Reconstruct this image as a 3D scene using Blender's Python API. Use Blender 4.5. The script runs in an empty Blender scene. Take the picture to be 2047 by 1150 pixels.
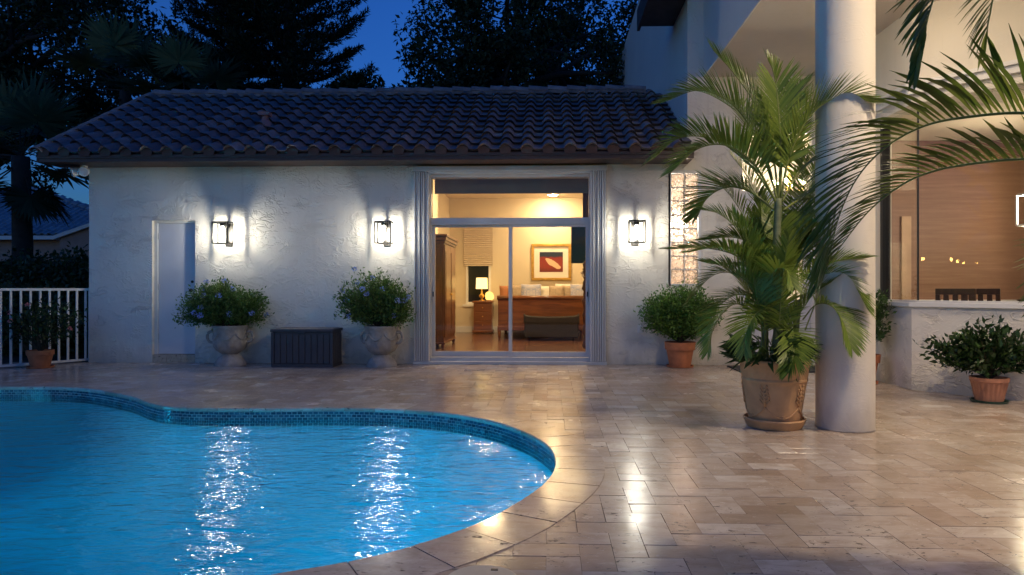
import bpy, bmesh, math, random
import numpy as np
from mathutils import Vector, Matrix

random.seed(7)
R = math.radians
PI = math.pi
scene = bpy.context.scene
COL = scene.collection

# ------------------------------------------------------------------ camera
YAW = R(2.0)
cam_d = bpy.data.cameras.new('camera')
cam = bpy.data.objects.new('camera', cam_d)
COL.objects.link(cam)
cam.location = (0, 0, 1.2)
cam.rotation_euler = (R(90), 0, YAW)
cam_d.sensor_width = 36.0
cam_d.lens = 24.0
cam_d.shift_x = -24 / 2047
cam_d.shift_y = 2 / 2047
cam_d.clip_start = 0.05
cam_d.clip_end = 500
scene.camera = cam

# ------------------------------------------------------------------ sky (dusk, sun below the horizon)
world = bpy.data.worlds.new('World')
scene.world = world
world.use_nodes = True
wnt = world.node_tree
wnt.nodes.clear()
sky = wnt.nodes.new('ShaderNodeTexSky')
sky.sky_type = 'NISHITA'
sky.sun_disc = False
sky.sun_elevation = R(1.0)
sky.sun_rotation = R(215)
sky.air_density = 1.0
sky.dust_density = 0.3
sky.ozone_density = 3.0
wbg = wnt.nodes.new('ShaderNodeBackground')
SKY_STRENGTH = 0.40
wbg.inputs['Strength'].default_value = SKY_STRENGTH
wout = wnt.nodes.new('ShaderNodeOutputWorld')
wtint = wnt.nodes.new('ShaderNodeMix'); wtint.data_type = 'RGBA'; wtint.blend_type = 'MULTIPLY'
wtint.inputs[0].default_value = 1.0
wtint.inputs[7].default_value = (0.17, 0.45, 1.0, 1)      # blue hour as a camera balanced for lamplight sees it
wnt.links.new(sky.outputs[0], wtint.inputs[6])
wnt.links.new(wtint.outputs[2], wbg.inputs['Color'])
wnt.links.new(wbg.outputs[0], wout.inputs['Surface'])

# ------------------------------------------------------------------ exposure / render
vs = scene.view_settings
vs.view_transform = 'Standard'
vs.look = 'None'
vs.exposure = 0.42
vs.gamma = 1.0
cy = scene.cycles
cy.use_denoising = True
cy.max_bounces = 8
cy.diffuse_bounces = 4
cy.glossy_bounces = 4
cy.transmission_bounces = 6
cy.transparent_max_bounces = 16
cy.sample_clamp_indirect = 6.0
cy.caustics_reflective = False
cy.caustics_refractive = False

# ================================================================== helpers
class MB:
    """collects geometry for ONE mesh object"""
    def __init__(s):
        s.v = []; s.f = []
    def add(s, vs_, fs_):
        o = len(s.v)
        s.v.extend(vs_)
        s.f.extend([tuple(i + o for i in f) for f in fs_])
        return s
    def box(s, x0, x1, y0, y1, z0, z1):
        return s.add([(x0, y0, z0), (x1, y0, z0), (x1, y1, z0), (x0, y1, z0),
                      (x0, y0, z1), (x1, y0, z1), (x1, y1, z1), (x0, y1, z1)],
                     [(3, 2, 1, 0), (4, 5, 6, 7), (0, 1, 5, 4), (1, 2, 6, 5), (2, 3, 7, 6), (3, 0, 4, 7)])
    def obox(s, M, sx, sy, sz):
        vs_ = [tuple(M @ Vector((x * sx / 2, y * sy / 2, z * sz / 2)))
               for x, y, z in ((-1, -1, -1), (1, -1, -1), (1, 1, -1), (-1, 1, -1), (-1, -1, 1), (1, -1, 1), (1, 1, 1), (-1, 1, 1))]
        return s.add(vs_, [(3, 2, 1, 0), (4, 5, 6, 7), (0, 1, 5, 4), (1, 2, 6, 5), (2, 3, 7, 6), (3, 0, 4, 7)])
    def prism(s, pts, z0, z1):
        n = len(pts)
        a = sum(pts[i][0] * pts[(i + 1) % n][1] - pts[(i + 1) % n][0] * pts[i][1] for i in range(n))
        if a < 0: pts = pts[::-1]
        vs_ = [(p[0], p[1], z0) for p in pts] + [(p[0], p[1], z1) for p in pts]
        fs = [tuple(range(n - 1, -1, -1)), tuple(range(n, 2 * n))]
        fs += [(i, (i + 1) % n, n + (i + 1) % n, n + i) for i in range(n)]
        return s.add(vs_, fs)
    def lathe(s, prof, n=32, c=(0, 0, 0), rfun=None, cap=True):
        vs_ = []
        m = len(prof)
        for k, (r, z) in enumerate(prof):
            for i in range(n):
                a = 2 * PI * i / n
                rr = r if rfun is None else rfun(r, z, a, k)
                vs_.append((c[0] + rr * math.cos(a), c[1] + rr * math.sin(a), c[2] + z))
        fs = []
        for k in range(m - 1):
            for i in range(n):
                j = (i + 1) % n
                fs.append((k * n + i, k * n + j, (k + 1) * n + j, (k + 1) * n + i))
        if cap:
            fs.append(tuple(range(n - 1, -1, -1)))
            fs.append(tuple((m - 1) * n + i for i in range(n)))
        return s.add(vs_, fs)
    def tube(s, pts, rad, n=6, cap=True, sq=1.0):
        pts = [Vector(p) for p in pts]
        m = len(pts)
        if not isinstance(rad, (list, tuple)): rad = [rad] * m
        vs_ = []
        up = Vector((0, 0, 1))
        for k in range(m):
            d = (pts[min(k + 1, m - 1)] - pts[max(k - 1, 0)])
            if d.length < 1e-9: d = Vector((0, 0, 1))
            d.normalize()
            ref = up if abs(d.z) < 0.95 else Vector((1, 0, 0))
            x = d.cross(ref).normalized(); y = x.cross(d).normalized()
            for i in range(n):
                a = 2 * PI * i / n
                vs_.append(tuple(pts[k] + x * (math.cos(a) * rad[k]) + y * (math.sin(a) * rad[k] * sq)))
        fs = []
        for k in range(m - 1):
            for i in range(n):
                j = (i + 1) % n
                fs.append((k * n + i, k * n + j, (k + 1) * n + j, (k + 1) * n + i))
        if cap:
            fs.append(tuple(range(n - 1, -1, -1)))
            fs.append(tuple((m - 1) * n + i for i in range(n)))
        return s.add(vs_, fs)
    def sphere(s, c, r, nu=12, nv=8, sz=1.0):
        prof = [(max(1e-4, r * math.sin(PI * k / nv)), -r * sz * math.cos(PI * k / nv)) for k in range(nv + 1)]
        return s.lathe(prof, nu, c, cap=False)
    def mesh(s, name, mat, smooth=False, bev=0.0, seg=2):
        me = bpy.data.meshes.new(name)
        me.from_pydata([tuple(v) for v in s.v], [], s.f)
        if bev > 0:
            bm = bmesh.new(); bm.from_mesh(me)
            bmesh.ops.bevel(bm, geom=list(bm.edges), offset=bev, segments=seg, profile=0.5, affect='EDGES')
            bm.to_mesh(me); bm.free()
        if mat is not None: me.materials.append(mat)
        if smooth:
            me.polygons.foreach_set('use_smooth', [True] * len(me.polygons))
        me.update()
        return me
    def build(s, name, mat, parent=None, smooth=False, bev=0.0, seg=2, **kw):
        o = bpy.data.objects.new(name, s.mesh(name, mat, smooth, bev, seg))
        COL.objects.link(o)
        if parent is not None: o.parent = parent
        for k, v in kw.items(): o[k] = v
        if smooth == 'auto':
            pass
        return o

def autosmooth(o, ang=35):
    """mark edges sharper than ang as sharp so that smooth shading keeps them"""
    me = o.data
    bm = bmesh.new(); bm.from_mesh(me)
    for e in bm.edges:
        if len(e.link_faces) == 2 and e.calc_face_angle(0) > R(ang): e.smooth = False
    bm.to_mesh(me); bm.free()
    me.polygons.foreach_set('use_smooth', [True] * len(me.polygons))
    return o

def thing(name, label, cat, loc=(0, 0, 0), rz=0.0, group=None):
    o = bpy.data.objects.new(name, None)
    COL.objects.link(o)
    o.empty_display_size = 0.1
    o.location = loc
    o.rotation_euler = (0, 0, rz)
    o['label'] = label; o['category'] = cat
    if group: o['group'] = group
    return o

def tag(o, label, cat, group=None):
    o['label'] = label; o['category'] = cat
    if group: o['group'] = group
    return o

def copy_tree(o, parent=None):
    c = o.copy(); COL.objects.link(c); c.parent = parent
    for ch in list(o.children): copy_tree(ch, c)
    return c

def spline(pts, per=8, closed=False):
    P = [np.array(p, float) for p in pts]
    n = len(P); out = []
    rng = range(n) if closed else range(n - 1)
    for i in rng:
        p1, p2 = P[i], P[(i + 1) % n]
        p0 = P[i - 1] if (closed or i > 0) else 2 * p1 - p2
        p3 = P[(i + 2) % n] if (closed or i + 2 < n) else 2 * p2 - p1
        for k in range(per):
            t = k / per
            out.append(0.5 * ((2 * p1) + (-p0 + p2) * t + (2 * p0 - 5 * p1 + 4 * p2 - p3) * t * t + (-p0 + 3 * p1 - 3 * p2 + p3) * t ** 3))
    if not closed: out.append(P[-1])
    return out

def resample(pts, step):
    P = [np.array(p, float) for p in pts]
    d = [0.0]
    for a, b in zip(P[:-1], P[1:]): d.append(d[-1] + np.linalg.norm(b - a))
    n = max(2, int(round(d[-1] / step)))
    out = []
    arr = np.array(P)
    for k in range(n + 1):
        s = d[-1] * k / n
        out.append(np.array([np.interp(s, d, arr[:, c]) for c in range(arr.shape[1])]))
    return out

# ------------------------------------------------------------------ materials
def newmat(name):
    m = bpy.data.materials.new(name); m.use_nodes = True
    nt = m.node_tree; nt.nodes.clear()
    out = nt.nodes.new('ShaderNodeOutputMaterial')
    return m, nt, out

def N(nt, t, **kw):
    n = nt.nodes.new(t)
    for k, v in kw.items():
        if hasattr(n, k) and k not in n.inputs: setattr(n, k, v)
        else: n.inputs[k].default_value = v
    return n

def math_(nt, op, a, b=None):
    n = nt.nodes.new('ShaderNodeMath'); n.operation = op
    for i, x in enumerate((a, b)):
        if x is None: continue
        if isinstance(x, (int, float)): n.inputs[i].default_value = x
        else: nt.links.new(x, n.inputs[i])
    return n.outputs[0]

def ramp(nt, fac, stops):
    r = nt.nodes.new('ShaderNodeValToRGB')
    e = r.color_ramp.elements
    while len(e) < len(stops): e.new(0.5)
    for k, (p, c) in enumerate(stops):
        e[k].position = p
        e[k].color = (c[0], c[1], c[2], 1) if not isinstance(c, (int, float)) else (c, c, c, 1)
    nt.links.new(fac, r.inputs[0])
    return r.outputs[0]

def mixc(nt, fac, a, b, blend='MIX'):
    n = nt.nodes.new('ShaderNodeMix'); n.data_type = 'RGBA'; n.blend_type = blend
    for idx, x in ((0, fac), (6, a), (7, b)):
        if isinstance(x, (int, float)): n.inputs[idx].default_value = x
        elif isinstance(x, tuple): n.inputs[idx].default_value = (x[0], x[1], x[2], 1)
        else: nt.links.new(x, n.inputs[idx])
    return n.outputs[2]

def noise(nt, vec, scale, detail=4.0, rough=0.55, dist=0.0):
    n = nt.nodes.new('ShaderNodeTexNoise')
    n.inputs['Scale'].default_value = scale
    n.inputs['Detail'].default_value = detail
    n.inputs['Roughness'].default_value = rough
    n.inputs['Distortion'].default_value = dist
    if vec is not None: nt.links.new(vec, n.inputs['Vector'])
    return n.outputs['Fac']

def scaled(nt, vec, s):
    m = nt.nodes.new('ShaderNodeMapping')
    m.inputs['Scale'].default_value = s
    nt.links.new(vec, m.inputs['Vector'])
    return m.outputs[0]

def bump(nt, h, strength, dist, normal=None):
    b = nt.nodes.new('ShaderNodeBump')
    b.inputs['Strength'].default_value = strength
    b.inputs['Distance'].default_value = dist
    nt.links.new(h, b.inputs['Height'])
    if normal is not None: nt.links.new(normal, b.inputs['Normal'])
    return b.outputs[0]

def piece_random(nt):
    oi = nt.nodes.new('ShaderNodeObjectInfo'); ge = nt.nodes.new('ShaderNodeNewGeometry')
    a = math_(nt, 'MULTIPLY', oi.outputs['Random'], 7.31)
    b = math_(nt, 'MULTIPLY', ge.outputs['Random Per Island'], 3.17)
    return math_(nt, 'FRACT', math_(nt, 'ADD', a, b)), ge.outputs['Position']

def plain(name, col, rough=0.5, metal=0.0, var=0.12, vscale=4.0, bscale=0, bstr=0.2, bdist=0.004, stretch=(1, 1, 1), coat=0.0, spec=0.5):
    """a single-colour material with mottling and optional fine relief"""
    m, nt, out = newmat(name)
    b = nt.nodes.new('ShaderNodeBsdfPrincipled')
    tc = nt.nodes.new('ShaderNodeTexCoord')
    v = scaled(nt, tc.outputs['Object'], stretch)
    n1 = noise(nt, v, vscale, 5)
    lo = tuple(c * (1 - var) for c in col); hi = tuple(min(1, c * (1 + var)) for c in col)
    nt.links.new(ramp(nt, n1, [(0.3, lo), (0.7, hi)]), b.inputs['Base Color'])
    r = ramp(nt, noise(nt, v, vscale * 2.3, 3), [(0.3, max(0, rough - 0.06)), (0.7, min(1, rough + 0.06))])
    nt.links.new(r, b.inputs['Roughness'])
    b.inputs['Metallic'].default_value = metal
    b.inputs['Specular IOR Level'].default_value = spec
    if coat: b.inputs['Coat Weight'].default_value = coat; b.inputs['Coat Roughness'].default_value = 0.1
    if bscale:
        nt.links.new(bump(nt, noise(nt, v, bscale, 5), bstr, bdist), b.inputs['Normal'])
    nt.links.new(b.outputs[0], out.inputs[0])
    return m

def emat(name, col, strength):
    m, nt, out = newmat(name)
    e = nt.nodes.new('ShaderNodeEmission')
    e.inputs[0].default_value = (*col, 1); e.inputs[1].default_value = strength
    nt.links.new(e.outputs[0], out.inputs[0])
    return m

def glassmat(name, tint=(1, 1, 1), ior=1.45, rough=0.0, bs=0, bstr=0.1, bd=0.01):
    m, nt, out = newmat(name)
    t = nt.nodes.new('ShaderNodeBsdfTransparent'); t.inputs[0].default_value = (*tint, 1)
    g = nt.nodes.new('ShaderNodeBsdfGlossy'); g.inputs['Roughness'].default_value = rough
    f = nt.nodes.new('ShaderNodeFresnel'); f.inputs[0].default_value = ior
    mx = nt.nodes.new('ShaderNodeMixShader')
    if bs:
        tc = nt.nodes.new('ShaderNodeTexCoord')
        nb = bump(nt, noise(nt, tc.outputs['Object'], bs, 2), bstr, bd)
        nt.links.new(nb, g.inputs['Normal']); nt.links.new(nb, f.inputs['Normal'])
    ge = nt.nodes.new('ShaderNodeNewGeometry')
    front = math_(nt, 'SUBTRACT', 1.0, ge.outputs['Backfacing'])      # a pane is left through its far face without a second mirror image
    nt.links.new(math_(nt, 'MULTIPLY', f.outputs[0], front), mx.inputs[0])
    nt.links.new(t.outputs[0], mx.inputs[1]); nt.links.new(g.outputs[0], mx.inputs[2])
    nt.links.new(mx.outputs[0], out.inputs[0])
    return m

def stucco(name, col, relief=1.0):
    m, nt, out = newmat(name)
    b = nt.nodes.new('ShaderNodeBsdfPrincipled')
    ge = nt.nodes.new('ShaderNodeNewGeometry')
    p = ge.outputs['Position']
    big = noise(nt, p, 0.9, 4)
    base = ramp(nt, big, [(0.3, tuple(c * 0.92 for c in col)), (0.7, col)])
    # weather streaks and dust near the foot of the wall keep their own shapes
    st = noise(nt, scaled(nt, p, (3.0, 3.0, 0.5)), 2.0, 5)
    base = mixc(nt, ramp(nt, st, [(0.55, 0.0), (0.8, 0.22)]), base, tuple(c * 0.72 for c in col))
    sp = nt.nodes.new('ShaderNodeSeparateXYZ'); nt.links.new(p, sp.inputs[0])
    foot = math_(nt, 'SUBTRACT', math_(nt, 'MULTIPLY', noise(nt, scaled(nt, p, (4, 4, 1.5)), 1.6, 6, 0.65), 0.55), sp.outputs[2])
    base = mixc(nt, ramp(nt, foot, [(0.0, 0.0), (0.26, 0.42)]), base, (0.34, 0.28, 0.21))     # splash-back stain above the paving
    drip = noise(nt, scaled(nt, p, (9, 9, 0.35)), 1.0, 4, 0.6)
    base = mixc(nt, ramp(nt, drip, [(0.60, 0.0), (0.72, 0.16)]), base, (0.42, 0.38, 0.32))
    nt.links.new(base, b.inputs['Base Color'])
    b.inputs['Roughness'].default_value = 0.82
    b.inputs['Specular IOR Level'].default_value = 0.25
    # trowelled ridges: warped noise bands with sharp edges
    w = noise(nt, scaled(nt, p, (1.0, 1.0, 1.7)), 3.6, 4, 0.55, 1.9)
    tri = math_(nt, 'ABSOLUTE', math_(nt, 'SUBTRACT', math_(nt, 'FRACT', math_(nt, 'MULTIPLY', w, 3.0)), 0.5))
    ridge = ramp(nt, tri, [(0.0, 1.0), (0.10, 0.55), (0.22, 0.0)])
    mask = ramp(nt, noise(nt, p, 4.3, 3), [(0.40, 0.0), (0.66, 1.0)])
    h = math_(nt, 'MULTIPLY', ridge, mask)
    fine = noise(nt, p, 60, 4)
    h2 = math_(nt, 'ADD', h, math_(nt, 'MULTIPLY', fine, 0.22))
    h3 = math_(nt, 'ADD', h2, math_(nt, 'MULTIPLY', noise(nt, p, 12, 3), 0.5))
    nt.links.new(bump(nt, h3, 1.0 * relief, 0.012), b.inputs['Normal'])
    nt.links.new(b.outputs[0], out.inputs[0])
    return m

def travertine(name):
    m, nt, out = newmat(name)
    b = nt.nodes.new('ShaderNodeBsdfPrincipled')
    rnd, pos = piece_random(nt)
    off = nt.nodes.new('ShaderNodeVectorMath'); off.operation = 'SCALE'
    off.inputs[0].default_value = (17.0, 31.0, 5.0)
    nt.links.new(rnd, off.inputs['Scale'])
    add = nt.nodes.new('ShaderNodeVectorMath'); add.operation = 'ADD'
    nt.links.new(pos, add.inputs[0]); nt.links.new(off.outputs[0], add.inputs[1])
    v = add.outputs[0]
    tone = ramp(nt, rnd, [(0.0, (0.37, 0.28, 0.205)), (0.12, (0.46, 0.37, 0.29)), (0.5, (0.50, 0.42, 0.345)), (0.86, (0.56, 0.485, 0.41)), (1.0, (0.68, 0.62, 0.54))])
    cl = noise(nt, scaled(nt, v, (5, 9, 5)), 1.0, 7, 0.62, 0.6)
    col = mixc(nt, ramp(nt, cl, [(0.34, 0.6), (0.6, 0.0)]), tone, (0.32, 0.24, 0.17))
    vein = noise(nt, scaled(nt, v, (14, 55, 20)), 1.0, 4, 0.6, 1.2)
    col = mixc(nt, ramp(nt, vein, [(0.56, 0.0), (0.75, 0.5)]), col, (0.62, 0.54, 0.43))
    pit = noise(nt, scaled(nt, v, (22, 50, 30)), 1.0, 3.5, 0.6, 0.6)
    clus = noise(nt, v, 4.5, 2)
    pm = math_(nt, 'MULTIPLY', ramp(nt, pit, [(0.60, 0.0), (0.635, 1.0)]), ramp(nt, clus, [(0.40, 0.0), (0.56, 1.0)]))
    col = mixc(nt, pm, col, (0.07, 0.045, 0.028))
    nt.links.new(col, b.inputs['Base Color'])
    rg = ramp(nt, noise(nt, pos, 2.2, 5), [(0.3, 0.13), (0.7, 0.29)])
    rg2 = math_(nt, 'ADD', rg, math_(nt, 'MULTIPLY', pm, 0.4))
    nt.links.new(rg2, b.inputs['Roughness'])
    b.inputs['Specular IOR Level'].default_value = 0.55
    h = math_(nt, 'SUBTRACT', math_(nt, 'MULTIPLY', noise(nt, v, 16, 4), 0.30), pm)
    nt.links.new(bump(nt, h, 0.35, 0.004), b.inputs['Normal'])
    nt.links.new(b.outputs[0], out.inputs[0])
    return m

def tonal(name, stops, rough, metal=0.0, spec=0.5, nscale=6.0, nmix=0.4, dark=(0.02, 0.02, 0.02), bs=20, bstr=0.2, bd=0.004):
    """pieces that each take their own tone out of a ramp"""
    m, nt, out = newmat(name)
    b = nt.nodes.new('ShaderNodeBsdfPrincipled')
    rnd, pos = piece_random(nt)
    tone = ramp(nt, rnd, stops)
    cl = noise(nt, pos, nscale, 6, 0.6)
    col = mixc(nt, ramp(nt, cl, [(0.4, nmix), (0.62, 0.0)]), tone, dark)
    nt.links.new(col, b.inputs['Base Color'])
    b.inputs['Roughness'].default_value = rough
    b.inputs['Metallic'].default_value = metal
    b.inputs['Specular IOR Level'].default_value = spec
    nt.links.new(bump(nt, noise(nt, pos, bs, 4), bstr, bd), b.inputs['Normal'])
    nt.links.new(b.outputs[0], out.inputs[0])
    return m

def leafmat(name, c0, c1, rough=0.42, trans=0.35, spec=0.4):
    m, nt, out = newmat(name)
    b = nt.nodes.new('ShaderNodeBsdfPrincipled')
    ge = nt.nodes.new('ShaderNodeNewGeometry')
    rnd = ge.outputs['Random Per Island']
    n1 = noise(nt, ge.outputs['Position'], 3.0, 3)
    f = math_(nt, 'ADD', math_(nt, 'MULTIPLY', rnd, 0.7), math_(nt, 'MULTIPLY', n1, 0.3))
    col = ramp(nt, f, [(0.05, c0), (0.9, c1)])
    nt.links.new(col, b.inputs['Base Color'])
    b.inputs['Roughness'].default_value = rough
    b.inputs['Specular IOR Level'].default_value = spec
    t = nt.nodes.new('ShaderNodeBsdfTranslucent')
    nt.links.new(col, t.inputs[0])
    mx = nt.nodes.new('ShaderNodeMixShader'); mx.inputs[0].default_value = trans
    nt.links.new(b.outputs[0], mx.inputs[1]); nt.links.new(t.outputs[0], mx.inputs[2])
    nt.links.new(mx.outputs[0], out.inputs[0])
    return m

def wood(name, c0, c1, rough=0.3, stretch=(1.5, 18, 18), coat=0.3):
    m, nt, out = newmat(name)
    b = nt.nodes.new('ShaderNodeBsdfPrincipled')
    ge = nt.nodes.new('ShaderNodeNewGeometry')
    v = scaled(nt, ge.outputs['Position'], stretch)
    n1 = noise(nt, v, 1.0, 6, 0.6, 0.8)
    nt.links.new(ramp(nt, n1, [(0.3, c0), (0.7, c1)]), b.inputs['Base Color'])
    b.inputs['Roughness'].default_value = rough
    b.inputs['Coat Weight'].default_value = coat
    b.inputs['Coat Roughness'].default_value = 0.15
    nt.links.new(b.outputs[0], out.inputs[0])
    return m

def watermat(name):
    m, nt, out = newmat(name)
    ge = nt.nodes.new('ShaderNodeNewGeometry')
    p = ge.outputs['Position']
    h1 = noise(nt, scaled(nt, p, (1.0, 1.8, 1)), 3.4, 2.0, 0.5, 0.5)
    h2 = noise(nt, scaled(nt, p, (1.0, 2.6, 1)), 9.0, 2.0, 0.5, 0.9)
    h3 = noise(nt, p, 0.9, 1.0)
    h = math_(nt, 'ADD', math_(nt, 'MULTIPLY', h1, 0.62), math_(nt, 'MULTIPLY', h2, 0.17))
    h = math_(nt, 'ADD', h, math_(nt, 'MULTIPLY', h3, 0.5))
    nb = bump(nt, h, 0.40, 0.10)
    t = nt.nodes.new('ShaderNodeBsdfTransparent'); t.inputs[0].default_value = (0.03, 0.60, 0.92, 1)
    g = nt.nodes.new('ShaderNodeBsdfGlossy'); g.inputs['Roughness'].default_value = 0.085
    f = nt.nodes.new('ShaderNodeFresnel'); f.inputs[0].default_value = 1.45
    nt.links.new(nb, g.inputs['Normal']); nt.links.new(nb, f.inputs['Normal'])
    mx = nt.nodes.new('ShaderNodeMixShader')
    nt.links.new(f.outputs[0], mx.inputs[0]); nt.links.new(t.outputs[0], mx.inputs[1]); nt.links.new(g.outputs[0], mx.inputs[2])
    nt.links.new(mx.outputs[0], out.inputs[0])
    return m

def grasscloth(name):
    m, nt, out = newmat(name)
    b = nt.nodes.new('ShaderNodeBsdfPrincipled')
    ge = nt.nodes.new('ShaderNodeNewGeometry')
    p = ge.outputs['Position']
    n1 = noise(nt, scaled(nt, p, (1.2, 1.2, 22)), 1.0, 7, 0.7, 0.4)
    n2 = noise(nt, scaled(nt, p, (0.8, 0.8, 0.6)), 1.0, 3)
    c = ramp(nt, n1, [(0.25, (0.20, 0.10, 0.065)), (0.55, (0.27, 0.145, 0.095)), (0.8, (0.36, 0.215, 0.145))])
    c = mixc(nt, ramp(nt, n2, [(0.35, 0.35), (0.6, 0.0)]), c, (0.22, 0.12, 0.075))
    nt.links.new(c, b.inputs['Base Color'])
    b.inputs['Roughness'].default_value = 0.6
    nt.links.new(bump(nt, n1, 0.3, 0.004), b.inputs['Normal'])
    nt.links.new(b.outputs[0], out.inputs[0])
    return m

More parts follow.
